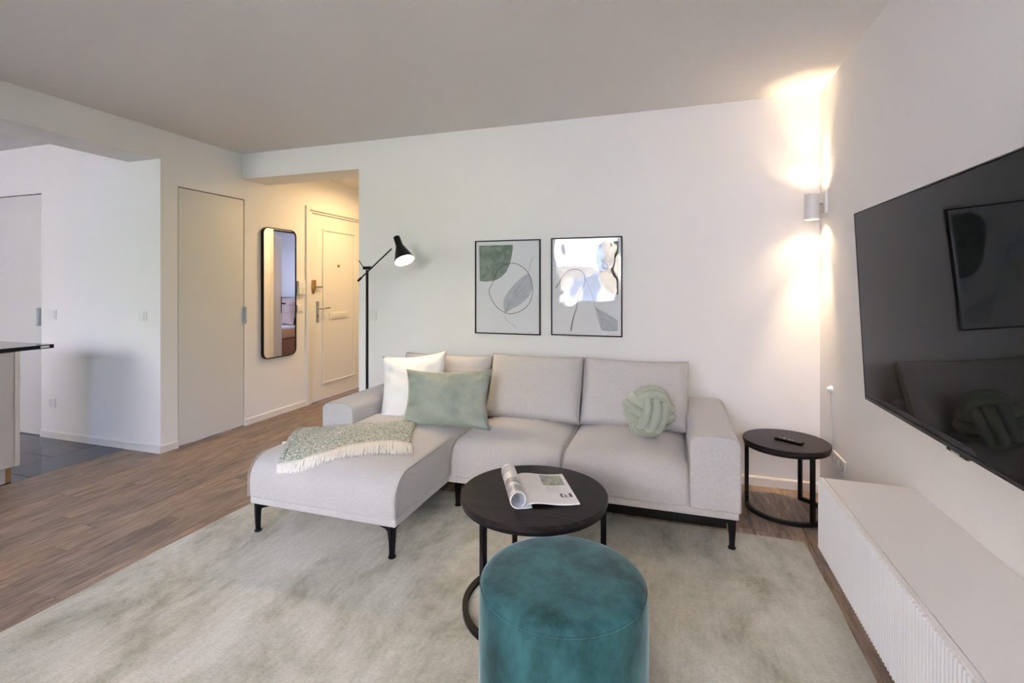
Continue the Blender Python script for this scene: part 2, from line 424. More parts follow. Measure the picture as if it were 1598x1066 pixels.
w = B(); box(w, -2.507, XBED + .1, YBED, YBED + .1, 0, H); struct(bm_obj('wall_bedroom_back', w, M_WALL))
w = B(); box(w, XBED, XBED + .1, YB + .3, 5.3, 0, H); box(w, XBED, XBED + .1, 5.9, YBED, 0, H); box(w, XBED, XBED + .1, 5.3, 5.9, 0, 1.1); box(w, XBED, XBED + .1, 5.3, 5.9, 2.0, H)
struct(bm_obj('wall_bedroom_right', w, M_WALL))
w = B(); box(w, XK - .1, XK, YR - .3, YP + .12, 0, H); struct(bm_obj('wall_far_left', w, M_WALL))
# window wall behind the camera with two openings
WA = (-2.0, 0.75, 0.95, 2.4); WB = (-6.2, -3.9, 0.95, 2.4)
w = B()
for (a, b) in ((XK, WB[0]), (WB[1], WA[0]), (WA[1], XR)): box(w, a, b, YR - .3, YR, 0, H)
for W_ in (WA, WB):
    box(w, W_[0], W_[1], YR - .3, YR, 0, W_[2]); box(w, W_[0], W_[1], YR - .3, YR, W_[3], H)
struct(bm_obj('wall_front', w, M_WALL))
def window(name, W_, mullions):
    y0, y1 = YR - .12, YR - .06
    w = B(); f = .055
    for (a, b, c, d) in ((W_[0], W_[0] + f, W_[2], W_[3]), (W_[1] - f, W_[1], W_[2], W_[3])): box(w, a, b, y0, y1, c, d, .006)
    for (c, d) in ((W_[2], W_[2] + f), (W_[3] - f, W_[3])): box(w, W_[0] + f, W_[1] - f, y0, y1, c, d, .006)
    o = struct(bm_obj(name, w, M_TRIM))
    for mx in mullions: boxo('mullion', (mx - .05, mx + .05, y0 - .005, y1 + .005, W_[2] + f, W_[3] - f), M_TRIM, o, .006)
    xs = [W_[0] + f] + list(mullions) + [W_[1] - f]
    for a, b in zip(xs, xs[1:]): boxo('pane', (a, b, YR - .092, YR - .088, W_[2] + f, W_[3] - f), M_GLASS, o)
    boxo('window_sill', (W_[0] - .03, W_[1] + .03, YR - .05, YR + .12, W_[2] - .035, W_[2]), M_TRIM, o, .008)
window('window_1', WA, (-0.92,))
window('window_2', WB, (-5.05,))
bw = B()
for (a, b, c, d) in ((5.3, 5.34, 1.1, 2.0), (5.86, 5.9, 1.1, 2.0), (5.34, 5.86, 1.1, 1.14), (5.34, 5.86, 1.96, 2.0)): box(bw, XBED + .03, XBED + .07, a, b, c, d)
o = struct(bm_obj('window_added', bw, M_TRIM)); boxo('pane', (XBED + .048, XBED + .052, 5.34, 5.86, 1.14, 1.96), M_GLASS, o)  # unseen opening, added so cool sky light reaches the bedroom
# beam over the kitchen opening
struct(boxo('beam', (-4.12, XL, YR, YP, 2.287, H), M_WALL))

# baseboards (bevelled top edge)
def baseboard(name, p, q, nrm, h=.062, t=.015):
    p = Vector((*p, 0)); q = Vector((*q, 0)); n_ = Vector((*nrm, 0)); bm = B()
    prof = [(0, 0.001), (t, 0.001), (t, h - .008), (t - .006, h), (0, h)]
    V = [[bm.verts.new(e + n_ * a + Vector((0, 0, z))) for a, z in prof] for e in (p, q)]
    for k in range(5): bm.faces.new((V[0][k], V[0][(k + 1) % 5], V[1][(k + 1) % 5], V[1][k]))
    bm.faces.new(V[0]); bm.faces.new(V[1][::-1])
    return struct(bm_obj(name, bm, M_TRIM))
baseboard('baseboard_back', (-2.507, YB), (XR, YB), (0, -1))
baseboard('baseboard_right', (XR, YR), (XR, YB - .015), (-1, 0))
baseboard('baseboard_kitchen', (-5.175, YP), (XL + .015, YP), (0, -1))
baseboard('baseboard_left', (XL, YP), (XL, 2.906), (1, 0))
baseboard('baseboard_left', (XL, 3.562), (XL, 4.345), (1, 0))
baseboard('baseboard_corridor', (-2.507, YB + .3), (-2.507, 5.08), (-1, 0))
baseboard('baseboard_front', (XK, YR), (XR, YR), (0, 1))

# ------------------------------------------------------------------ floor: planks and tiles
fl = B(); box(fl, XK - .1, XR, YR - .3, YBED + .1, -.12, -.012); floor = struct(bm_obj('floor', fl, M_SUBFLOOR))
boxo('bedroom_floor', (-2.5, XBED, YB + .1, YBED, -.012, -.001), M_WOOD, floor)
boxo('under_rug_floor', (-2.36, .543, YR, 2.70, -.012, -.001), M_WOOD, floor)
boxo('front_floor', (XL - .36, -2.36, YR, -.75, -.012, -.001), M_WOOD, floor)
PW = .12; X0 = -4.136
_pc = {}
def plank_mesh(w_, l_):
    k = (round(w_, 3), round(l_, 3))
    if k not in _pc:
        bm = B(); g = .0006; b = .0011
        top = [bm.verts.new((x, y, 0)) for x, y in ((g + b, g + b), (w_ - g - b, g + b), (w_ - g - b, l_ - g - b), (g + b, l_ - g - b))]
        mid = [bm.verts.new((x, y, -b)) for x, y in ((g, g), (w_ - g, g), (w_ - g, l_ - g), (g, l_ - g))]
        bot = [bm.verts.new((x, y, -.012)) for x, y in ((g, g), (w_ - g, g), (w_ - g, l_ - g), (g, l_ - g))]
        bm.faces.new(top)
        for A, C in ((top, mid), (mid, bot)):
            for i in range(4): bm.faces.new((A[i], C[i], C[(i + 1) % 4], A[(i + 1) % 4]))
        bmesh.ops.recalc_face_normals(bm, faces=bm.faces)
        me = bpy.data.meshes.new('plank'); bm.to_mesh(me); bm.free(); me.materials.append(M_WOOD); _pc[k] = me
    return _pc[k]
joint = {1: 2.266, 3: 2.266, 0: 2.055, 4: 2.038, 5: 2.038, 12: 2.033, 11: 1.35, 13: 1.35, 14: 1.35}
planks = 0
ncol = int(math.ceil((XR - X0) / PW))
PL = 1.22
for c in range(ncol):
    x0 = X0 + c * PW; x1 = min(x0 + PW, XR)
    if x0 >= -2.52: ranges = [(2.70, YB)]
    else: ranges = [(-.75, YE if x0 > XL - .06 else YP)]
    if x0 >= .53: ranges = [(-.75, YB)]
    rnd = random.Random(c * 17 + 3); j0 = joint.get(c, rnd.uniform(0, PL))
    if x0 < -2.36 and x0 >= -2.52: ranges = [(-.75, YB)]
    for (a, b) in ranges:
        y = j0 - PL * math.ceil((j0 - a) / PL)
        while y < b - .001:
            s = max(y, a); e = min(y + PL, b)
            if e - s > .03:
                # columns right of the kitchen partition end start where the walls allow
                o = bpy.data.objects.new('plank', plank_mesh(round(x1 - x0, 3), round(e - s, 3))); COL.objects.link(o)
                o.location = (x0, s, 0); o.parent = floor; planks += 1
            y += PL
_tc = {}
def tile_mesh(w_, l_):
    k = (round(w_, 3), round(l_, 3))
    if k not in _tc:
        bm = B(); g = .0016; vs = box(bm, g, w_ - g, g, l_ - g, -.012, -.0005, .001, 1)
        bmesh.ops.recalc_face_normals(bm, faces=bm.faces)
        me = bpy.data.meshes.new('floor_tile'); bm.to_mesh(me); bm.free(); me.materials.append(M_TILE); _tc[k] = me
    return _tc[k]
TW, TL = .331, .617
boxo('grout', (XK, X0 - .002, YR, YP, -.012, -.003), M_GROUT, floor)
for c in range(9):
    x1 = X0 - .001 - c * TW; x0 = max(x1 - TW, XK)
    if x1 - x0 < .05: break
    j0 = 2.154 if c % 2 == 0 else 2.46
    y = j0 - TL * 7
    while y < YP:
        s = max(y, YR); e = min(y + TL, YP)
        if e - s > .02:
            o = bpy.data.objects.new('floor_tile', tile_mesh(x1 - x0, e - s)); COL.objects.link(o); o.location = (x0, s, 0); o.parent = floor
            o.rotation_euler = (random.uniform(-.0012, .0012), random.uniform(-.0012, .0012), 0)
        y += TL

# ------------------------------------------------------------------ doors
# door_1: glossy flush door in the left wall
d = struct(boxo('door_1', (XL - .045, XL - .003, 2.919, 3.550, .008, 2.093), M_DOORG, None, .0015, 1))
bm = B(); box(bm, XL - .11, XL - .05, 2.912, 3.556, 0, 2.10); box(bm, XL - .05, XL - .006, 2.9115, 2.9175, 0, 2.10); box(bm, XL - .05, XL - .006, 2.912, 3.556, 2.0955, 2.0995); box(bm, XL - .05, XL - .008, 3.5520, 3.5560, 0, 2.10)
bm_obj('door_gap', bm, M_GAP, d)
boxo('door_handle', (XL - .004, XL + .030, 3.544, 3.556, .950, 1.105), M_PULL, d, .002)
# door_2: flush door in the kitchen partition
d = struct(boxo('door_2', (-6.026, -5.187, YP + .003, YP + .045, .008, 2.093), M_DOORG, None, .0015, 1))
bm = B(); box(bm, -6.03, -5.18, YP + .05, YP + .11, 0, 2.10); box(bm, -5.1860, -5.1805, YP + .006, YP + .05, 0, 2.10); box(bm, -6.03, -5.18, YP + .006, YP + .05, 2.095, 2.0995)
bm_obj('door_gap', bm, M_GAP, d)
boxo('door_handle', (-5.205, -5.193, YP - .030, YP + .004, .955, 1.11), M_PULL, d, .002)
# door_3: entrance door at the end of the left wall
y0, y1 = 4.469, 5.43
bm = B()
def panel_face(bm, y0, y1, z0, z1, x, my0, my1, mz0, mz1, depth):
    box(bm, x - .045, x, y0, y1, z0, z1, .002, 1)
panel_face(bm, y0, y1, .006, 2.10, XL - .012, 0, 0, 0, 0, 0)
d = struct(bm_obj('door_3', bm, M_DOOR))
def ring_yz(bm, a0, a1, b0, b1, wd, x0, x1, bev=.003):
    box(bm, x0, x1, a0, a1, b0, b0 + wd, bev, 1); box(bm, x0, x1, a0, a1, b1 - wd, b1, bev, 1)
    box(bm, x0, x1, a0, a0 + wd, b0 + wd, b1 - wd, bev, 1); box(bm, x0, x1, a1 - wd, a1, b0 + wd, b1 - wd, bev, 1)
bm = B(); ring_yz(bm, 4.636, 5.235, .18, 1.95, .022, XL - .013, XL + .003, .005)
bm_obj('panel_moulding', bm, M_DOOR, d)
boxo('panel', (XL - .0125, XL - .008, 4.664, 5.207, .208, 1.922), M_DOOR, d, .002, 1)
bm = B()
box(bm, XL - .10, XL + .022, 4.349, 4.400, .001, 2.175, .004, 1); box(bm, XL - .10, XL + .022, 5.47, 5.52, .001, 2.175, .004, 1); box(bm, XL - .10, XL + .022, 4.400, 5.47, 2.13, 2.175, .004, 1)
box(bm, XL - .10, XL - .002, 4.400, 4.462, .001, 2.13, .003, 1); box(bm, XL - .10, XL - .002, 5.437, 5.47, .001, 2.13, .003, 1); box(bm, XL - .10, XL - .002, 4.462, 5.437, 2.106, 2.13, .003, 1)
bm_obj('door_frame', bm, M_TRIM, d)
boxo('door_gap', (XL - .11, XL - .06, 4.45, 5.44, .001, 2.12), M_GAP, d)
hp = boxo('handle_plate', (XL - .012, XL - .004, 4.532, 4.575, .885, 1.125), M_STEEL, d, .003)
tubeo('lever', [(XL - .005, 4.553, 1.045), (XL + .045, 4.553, 1.045), (XL + .052, 4.565, 1.046), (XL + .052, 4.69, 1.052)], .009, M_STEEL, hp, n=8)
boxo('keyhole', (XL - .0045, XL - .003, 4.548, 4.558, .945, .975), M_BLACK, hp)
lk = boxo('rim_lock', (XL - .010, XL + .028, 4.452, 4.492, 1.262, 1.365), M_BRASS, d, .004)
tubeo('lock_cylinder', [(XL - .01, 4.487, 1.215), (XL + .02, 4.487, 1.30)], .012, M_BRASS, lk, n=8)
tubeo('thumb_turn', [(XL + .012, 4.495, 1.285), (XL + .02, 4.60, 1.288)], .011, M_STEEL, lk, n=8)
latheo('peephole', [(0, .012), (.014, .010), (.02, .004), (.021, 0), (0, 0)], M_BRASS, d, 16, Matrix.Translation((XL - .008, 4.918, 1.538)) @ Matrix.Rotation(PI / 2, 4, 'Y'))
ms = boxo('mail_slot', (XL - .009, XL + .004, 4.748, 5.09, .915, .985), M_DOOR, d, .003)
boxo('flap', (XL + .0035, XL + .0075, 4.775, 5.065, .932, .974), M_DOOR, ms, .003)
# door_4: bedroom door seen in the mirror, ajar
piv = Vector((-2.39, 5.145, 0)); ang = math.radians(32)
dv = Vector((math.sin(ang), math.cos(ang), 0)); nv = Vector((dv.y, -dv.x, 0))
bm = B(); M4 = basis(piv, dv, -nv, Vector((0, 0, 1))); box(bm, 0, .80, 0, .04, .008, 2.02, .002, 1, M=M4)
d = struct(bm_obj('door_4', bm, M_DOOR))
bm = B(); box(bm, -2.53, -2.36, 5.08, 5.14, 0, 2.10, .004, 1); box(bm, -2.53, -2.36, 5.98, 6.04, 0, 2.10, .004, 1); box(bm, -2.53, -2.36, 5.14, 5.98, 2.04, 2.10, .004, 1)
bm_obj('door_frame', bm, M_TRIM, d)
for s, nm in ((-1, 'handle_plate'), ):
    bm = B(); box(bm, .735, .775, .04, .046, .90, 1.14, .002, 1, M=M4); hp = bm_obj(nm, bm, M_BLACK, d)
    bm = B(); box(bm, .64, .765, .09, .105, 1.03, 1.05, .004, 1, M=M4); box(bm, .745, .765, .04, .1, 1.03, 1.05, .004, 1, M=M4); bm_obj('lever', bm, M_BLACK, hp)

# ------------------------------------------------------------------ bedroom seen in the mirror
b = thing('bed', 'bed with white sheets and rust-brown base, seen in the corridor mirror', 'bed', (-.7, 6.2, 0))
boxo('bed_base', (-1.5, .1, 5.1, 6.98, .10, .42), mat('rust_bed_fabric', (0.30, 0.13, 0.06), rough=.8), b, .03, 3)
boxo('mattress', (-1.48, .08, 5.14, 6.95, .42, .60), mat('rust_bedspread', (0.55, 0.30, 0.16), rough=.8), b, .05, 3)
boxo('headboard', (-1.52, .12, 6.98, 7.08, .05, 1.10), mat('dark_headboard', (0.035, 0.035, 0.05), rough=.8), b, .02, 2)
boxo('sheet', (-1.47, .07, 6.1, 6.93, .585, .625), M_PILLOW_W, b, .012, 2)
finish(b)
p = pillow('bed_pillow', .75, .50, .2, fabric('blush_cotton', (0.62, 0.48, 0.44), (0.55, 0.42, 0.39)), pane_matrix((-1.02, 6.84, .87), (1, .02, 0), (0, .3, .95)), seed=9)
tag(p, 'blush pillow against the dark headboard, seen in the corridor mirror', 'pillow')

# ------------------------------------------------------------------ mirror
t = thing('wall_mirror', 'tall mirror with rounded corners in a thin black frame beside the entrance door', 'mirror', (XL, 3.99, .57))
def rrect(a0, a1, b0, b1, r, seg=8): return rounded([(a0, b0), (a1, b0), (a1, b1), (a0, b1)], [r] * 4, seg)
def ring_prism(bm, outer, inner, f0, f1):
    n = len(outer)
    A = [bm.verts.new(f0(p)) for p in outer]; A2 = [bm.verts.new(f1(p)) for p in outer]; C = [bm.verts.new(f0(p)) for p in inner]; C2 = [bm.verts.new(f1(p)) for p in inner]
    for i in range(n):
        j = (i + 1) % n
        for q in ((A[i], A[j], A2[j], A2[i]), (C[i], C2[i], C2[j], C[j]), (A2[i], A2[j], C2[j], C2[i]), (A[i], C[i], C[j], A[j])): bm.faces.new(q)
my0, my1, mz0, mz1 = 3.745, 4.185, .585, 1.873
xm = XL + .032
bm = B(); ring_prism(bm, rrect(my0, my1, mz0, mz1, .065), rrect(my0 + .009, my1 - .009, mz0 + .009, mz1 - .009, .056), lambda p: (XL + .004, p.x, p.y), lambda p: (xm, p.x, p.y))
bm_obj('mirror_frame', bm, M_BLACK, t)
bm = B(); bm.faces.new([bm.verts.new((xm - .006, p.x, p.y)) for p in rrect(my0 + .008, my1 - .008, mz0 + .008, mz1 - .008, .057)]); bm_obj('mirror_glass', bm, M_MIRROR, t)
bm = B(); bm.faces.new([bm.verts.new((XL + .006, p.x, p.y)) for p in rrect(my0 + .004, my1 - .004, mz0 + .004, mz1 - .004, .06)]); bm_obj('backing', bm, M_BLACK, t)
finish(t)

# ------------------------------------------------------------------ switches, sockets, intercom
def plate_wall(name, label, cat, origin, right, nrm, w_, h_, kind='switch', gangs=1, horiz=True, group=None, depth=.010):
    """origin = centre on the wall"""
    r = Vector(right); n_ = Vector(nrm); M = basis(Vector(origin), r, -n_, Vector((0, 0, 1)))
    bm = B(); box(bm, -w_ / 2, w_ / 2, -depth, -.0005, -h_ / 2, h_ / 2, .003, 2, M=M)
    o = bm_obj(name, bm, M_PLASTIC, None); tag(o, label, cat, group)
    g = .071
    for k in range(gangs):
        cx_ = (k - (gangs - 1) / 2) * g
        if kind == 'switch':
            bm = B(); box(bm, cx_ - .027, cx_ + .027, -depth - .005, -depth + .001, -.027, .027, .002, 1, M=M); bm_obj('rocker', bm, M_PLASTIC, o)
        else:
            bm = B(); lathe(bm, [(.0, .004), (.0195, .004), (.0205, .0105), (.023, .0112), (.0235, .009)], 24, M @ Matrix.Translation((cx_, 0, 0)) @ Matrix.Rotation(PI / 2, 4, 'X')); rc = bm_obj('socket_well', bm, M_PLASTIC_D, o, smooth=True, angle=30)
            for s in (-1, 1):
                bm = B(); lathe(bm, [(0, .0055), (.003, .0055), (.003, .004)], 8, M @ Matrix.Translation((cx_ + s * .0095, 0, 0)) @ Matrix.Rotation(PI / 2, 4, 'X')); bm_obj('pin_hole', bm, M_BLACK, rc)
    return o
X_ = (1, 0, 0); NY = (0, -1, 0)
plate_wall('light_switch', 'white light switch beside the flush door in the kitchen wall', 'switch', (-5.02, YP, 1.052), X_, NY, .082, .082)
plate_wall('light_switch', 'white light switch near the outer corner of the kitchen wall', 'switch', (-3.955, YP, 1.062), X_, NY, .082, .082)
plate_wall('power_socket', 'single white socket low on the kitchen wall', 'socket', (-5.03, YP, .303), X_, NY, .082, .082, 'socket')
plate_wall('light_switch', 'white switch on the white wall just right of the lamp pole', 'switch', (-2.375, YB, 1.052), X_, NY, .085, .085)
plate_wall('light_switch', 'small white switch under the door intercom', 'switch', (XL, 4.262, 1.058), (0, 1, 0), (1, 0, 0), .082, .082)
plate_wall('power_socket', 'white triple socket frame low on the right wall above the media console', 'socket', (XR, 3.150, .316), (0, -1, 0), (-1, 0, 0), .226, .082, 'socket', 3, depth=.009)
o = tag(boxo('door_intercom', (XL, XL + .028, 4.225, 4.325, 1.20, 1.352), M_PLASTIC, None, .004), 'white door intercom between the mirror and the entrance door', 'intercom')
for k in range(2): boxo('call_button', (XL + .028, XL + .032, 4.237 + k * .043, 4.272 + k * .043, 1.212, 1.262), M_PLASTIC, o, .002)
boxo('intercom_seam', (XL + .0275, XL + .0285, 4.228, 4.322, 1.270, 1.273), M_PLASTIC_D, o)
o = latheo('wall_bumper', [(0, .022), (.012, .020), (.017, .012), (.018, 0), (0, 0)], M_PLASTIC, None, 20, Matrix.Translation((-2.235, YB, .69)) @ Matrix.Rotation(PI / 2, 4, 'X'))
tag(o, 'small round white bumper on the wall behind the white cushion', 'bumper')
o = latheo('cable_outlet', [(0, .03), (.009, .028), (.014, .018), (.022, .006), (.022, 0), (0, 0)], M_PLASTIC, None, 20, Matrix.Translation((XR, 3.285, .697)) @ Matrix.Rotation(-PI / 2, 4, 'Y'))
tag(o, 'small white cable outlet on the right wall above the side table', 'outlet')
tubeo('cable', [(XR - .012, 3.285, .69), (XR - .006, 3.283, .62), (XR - .005, 3.280, .5), (XR - .005, 3.278, .38), (XR - .005, 3.272, .30)], .0025, M_PLASTIC, o, n=6)

# ------------------------------------------------------------------ wall sconce
t = thing('wall_sconce', 'lit white cylindrical up-and-down wall light on the right wall', 'wall lamp', (CX, CY, 1.70))
R_ = .0415; z0, z1 = 1.702, 1.856
latheo('lamp_cylinder', [(R_, z0), (R_, z1), (R_ - .003, z1), (R_ - .003, z0 + .0), (R_, z0)], M_WHITE_M, t, 40, Matrix.Translation((CX, CY, 0)), 30)
M_GLOW = mat('lamp_glow', (1, .9, .7), emit=(1.0, .80, .50), estr=5.0)
latheo('light_disc', [(0, z1 - .034), (R_ - .003, z1 - .034), (R_ - .003, z1 - .036), (0, z1 - .036)], M_GLOW, t, 32, Matrix.Translation((CX, CY, 0)))
o = latheo('light_disc', [(0, z0 + .034), (R_ - .003, z0 + .034), (R_ - .003, z0 + .036), (0, z0 + .036)], M_GLOW, t, 32, Matrix.Translation((CX, CY, 0)))
boxo('wall_plate', (XR - .020, XR - .0005, 3.355, 3.465, 1.735, 1.868), M_WHITE_M, t, .003)
tubeo('mounting_stem', [(CX + R_ - .003, CY, 1.795), (XR - .019, CY, 1.795)], .007, M_STEEL, t, n=10)
finish(t)

# ------------------------------------------------------------------ framed prints
def strip(bm, pts, widths, y, up=None):
    """flat ribbon in an XZ plane"""
    P = [Vector((p[0], 0, p[1])) for p in pts]; N = len(P); V = []
    for i in range(N):
        d_ = (P[min(i + 1, N - 1)] - P[max(i - 1, 0)]); d_.normalize(); n_ = Vector((-d_.z, 0, d_.x)); wv = widths[i] if isinstance(widths, list) else widths
        V.append((bm.verts.new((P[i].x + n_.x * wv / 2, y, P[i].z + n_.z * wv / 2)), bm.verts.new((P[i].x - n_.x * wv / 2, y, P[i].z - n_.z * wv / 2))))
    for a, b_ in zip(V, V[1:]): bm.faces.new((a[0], b_[0], b_[1], a[1]))
def smooth_pts(pts, k=6):
    out = []; N = len(pts)
    for i in range(N - 1):
        p0, p1, p2, p3 = pts[max(i - 1, 0)], pts[i], pts[i + 1], pts[min(i + 2, N - 1)]
        for j in range(k):
            t_ = j / k; out.append(tuple(0.5 * (2 * p1[c] + (p2[c] - p0[c]) * t_ + (2 * p0[c] - 5 * p1[c] + 4 * p2[c] - p3[c]) * t_ ** 2 + (3 * p1[c] - p0[c] - 3 * p2[c] + p3[c]) * t_ ** 3) for c in range(2)))
    out.append(tuple(pts[-1])); return out
def framed(label, x0, z0, pw, ph, mapf, build):
    t = thing('framed_print', label, 'picture', (x0 + pw / 2, YB, z0), 'framed line-art prints above the sofa')
    fw = .008; yf = YB - .024
    bm = B()
    for dims in ((x0, x0 + pw, z0, z0 + fw), (x0, x0 + pw, z0 + ph - fw, z0 + ph)): box(bm, dims[0], dims[1], yf, YB - .002, dims[2], dims[3], .001, 1)
    for a in (x0, x0 + pw - fw): box(bm, a, a + fw, yf, YB - .002, z0 + fw, z0 + ph - fw, .001, 1)
    bm_obj('picture_frame', bm, M_BLACK, t)
    boxo('paper', (x0 + fw, x0 + pw - fw, YB - .012, YB - .008, z0 + fw, z0 + ph - fw), M_PAPER, t)
    build(t, mapf)
    boxo('picture_glass', (x0 + fw, x0 + pw - fw, YB - .0165, YB - .0155, z0 + fw, z0 + ph - fw), M_PICGLASS, t)
    finish(t)
def map1(x, y):
    s = (x - 125) / 565.0; return (-1.443 + .52 * s, 1.645 - .712 * (y - (152 - 22 * s)) / (805 + 33 * s))
def map2(x, y):
    s = (x - 788) / 622.0; return (-.841 + .512 * s, 1.650 - .712 * (y - (124 - 20 * s)) / (848 + 32 * s))
def flat(name, pts, y, m, t, mf):
    bm = B(); f = bm.faces.new([bm.verts.new((*(lambda q: (q[0], y, q[1]))(mf(*p)),)) for p in pts]); bmesh.ops.triangulate(bm, faces=[f]); return bm_obj(name, bm, m, t)
def line(name, pts, wd, y, m, t, mf, k=6):
    P = smooth_pts([mf(*p) for p in pts], k)
    if isinstance(wd, (list, tuple)): W = [wd[0] + (wd[1] - wd[0]) * i / (len(P) - 1) for i in range(len(P))]
    else: W = wd
    bm = B(); strip(bm, P, W, y); return bm_obj(name, bm, m, t)
Y1 = YB - .0125
def art1(t, mf):
    flat('green_wash', [(158, 190), (455, 180), (456, 205), (445, 285), (430, 350), (400, 415), (365, 455), (325, 482), (280, 498), (220, 505), (165, 500)], Y1, M_WC_GREEN, t, mf)
    leaf = smooth_pts([(587, 430), (530, 468), (470, 528), (412, 598), (380, 655), (376, 710), (390, 768), (455, 735), (530, 690), (592, 625), (620, 550), (610, 480), (587, 430)], 4)
    flat('grey_leaf', leaf[:-1], Y1 - .0003, M_WC_GREY, t, mf)
    line('ink_line', [(445, 340), (490, 348), (545, 378), (590, 430), (616, 500), (624, 590), (608, 665), (568, 725), (510, 764), (440, 783), (388, 772), (335, 742), (288, 688), (256, 622), (250, 575), (280, 518), (305, 455), (325, 400), (352, 374), (400, 352), (445, 342)], [.0042, .0036], Y1 - .0006, M_INK, t, mf)
    for e in ((585, 432), (560, 480), (600, 500), (560, 560), (610, 560), (590, 620)):
        line('vein', [(390, 768), ((390 + e[0]) / 2 - 12, (768 + e[1]) / 2 - 8), e], .0013, Y1 - .0005, M_INK_L, t, mf)
    line('vein', leaf, .0009, Y1 - .0005, M_INK_L, t, mf, 1)
    line('stem', [(640, 283), (612, 318), (603, 370), (588, 420)], .0020, Y1 - .0006, M_INK_L, t, mf)
    line('stem', [(390, 772), (394, 825), (420, 858), (462, 880), (492, 918)], .0020, Y1 - .0006, M_INK_L, t, mf)
    line('signature', [(568, 940), (580, 937), (590, 942), (602, 938), (615, 941), (628, 937), (642, 940)], .0010, Y1 - .0006, M_INK_L, t, mf)
def art2(t, mf):
    flat('green_wash', [(1378, 150), (1262, 148), (1205, 190), (1186, 260), (1195, 340), (1215, 420), (1228, 500), (1270, 570), (1325, 606), (1376, 612)], Y1, M_WC_DARK, t, mf)
    flat('grey_wash', [(1180, 725), (1300, 790), (1372, 840), (1374, 930), (1300, 935), (1235, 925), (1205, 820)], Y1 - .0003, M_WC_GREY, t, mf)
    line('ink_line', [(828, 560), (858, 515), (888, 468), (920, 425), (965, 400), (1010, 396), (1060, 412), (1088, 460), (1080, 540), (1048, 588), (1036, 640), (1022, 690)], [.0055, .0022], Y1 - .0006, M_INK, t, mf)
    line('ink_line', [(1022, 688), (1012, 745), (990, 810), (976, 870), (966, 935)], [.0040, .0075], Y1 - .0006, M_INK, t, mf)
    line('stem', [(1090, 470), (1130, 560), (1160, 640), (1180, 727)], .0020, Y1 - .0006, M_INK_L, t, mf)
    for e in ((1360, 930), (1300, 928), (1240, 925), (1362, 845), (1340, 880)):
        line('vein', [(1180, 727), ((1180 + e[0]) / 2 - 8, (727 + e[1]) / 2 + 8), e], .0010, Y1 - .0005, M_INK_L, t, mf)
    line('signature', [(1285, 955), (1300, 952), (1310, 957), (1325, 953), (1340, 956), (1352, 952)], .0010, Y1 - .0006, M_INK_L, t, mf)
framed('left framed print, green wash in its top left corner and a looped black line', -1.443, .933, .52, .713, map1, art1)
framed('right framed print, window reflections in its glass over a dark wash', -.841, .938, .512, .712, map2, art2)
pw_ = thing('framed_sketch', 'thin framed line sketch on the corridor wall, reflected faintly in the glossy flush door', 'picture', (-2.51, 4.2, 1.0))
for nm, dims in (('frame_rail', (-2.53, -2.509, 3.92, 3.93, .98, 1.68)), ('frame_rail', (-2.53, -2.509, 4.41, 4.42, .98, 1.68)), ('frame_rail', (-2.53, -2.509, 3.93, 4.41, .98, .99)), ('frame_rail', (-2.53, -2.509, 3.93, 4.41, 1.67, 1.68))): boxo(nm, dims, M_BLACK, pw_)
boxo('paper', (-2.515, -2.510, 3.93, 4.41, .99, 1.67), M_PAPER, pw_)
for k, (yy, zz) in enumerate(((4.05, 1.45), (4.15, 1.5), (4.25, 1.42), (4.18, 1.25))):
    tubeo('ink_line', [(-2.517, yy + .03 * math.cos(a * .7), zz + .1 * math.sin(a * .7)) for a in range(8)], .003, M_INK, pw_, n=4)
finish(pw_)

# ------------------------------------------------------------------ television
t = thing('television', 'large black flat television held out from the right wall on a bracket, tilted down', 'television', (XR, 1.42, 1.2))
TVb = Vector((.637, 0, .909)); TVt = Vector((.6035, 0, 1.551)); ty0, ty1 = .862, 1.991
upv = (TVt - TVb).normalized(); nv = Vector((-upv.z, 0, upv.x)); nv = nv if nv.x < 0 else -nv
TH = (TVt - TVb).length
MT = basis(Vector((TVb.x, ty1, TVb.z)), Vector((0, -1, 0)), -nv, upv)   # x along the screen towards the camera, y into the wall, z up
TWd = ty1 - ty0
def tvbox(name, dims, m, parent, bev=0, seg=1):
    bm = B(); box(bm, *dims, bev=bev, seg=seg, M=MT); return bm_obj(name, bm, m, parent)
tvbox('casing', (0, TWd, .004, .026, 0, TH), M_BLACK, t, .002)
tvbox('screen', (.004, TWd - .004, .0012, .0045, .013, TH - .004), M_TV, t, .0008)
bm = B()
for dims in ((0, TWd, 0, .006, 0, .010), (0, TWd, 0, .006, TH - .003, TH), (0, .003, 0, .006, .010, TH - .003), (TWd - .003, TWd, 0, .006, .010, TH - .003)): box(bm, *dims, M=MT)
bm_obj('bezel', bm, mat('dark_bezel', (0.02, 0.02, 0.025), rough=.35, metal=.5), t)
lg = tvbox('sensor_housing', (TWd / 2 - .042, TWd / 2 + .042, .001, .014, -.010, .001), M_BLACKG, t, .003)
tvbox('maker_badge', (TWd / 2 - .018, TWd / 2 + .018, .0002, .0012, -.0075, -.0025), M_STEEL, lg)
tvbox('rear_box', (.18, TWd - .18, .026, .050, .05, TH - .22), M_BLACK, t, .004)
wb = boxo('wall_bracket', (.868, XR - .001, 1.30, 1.56, 1.12, 1.36), M_BLACK, t, .003)
boxo('swing_arm', (.66, .868, 1.40, 1.44, 1.20, 1.28), M_BLACK, wb, .003)
finish(t)

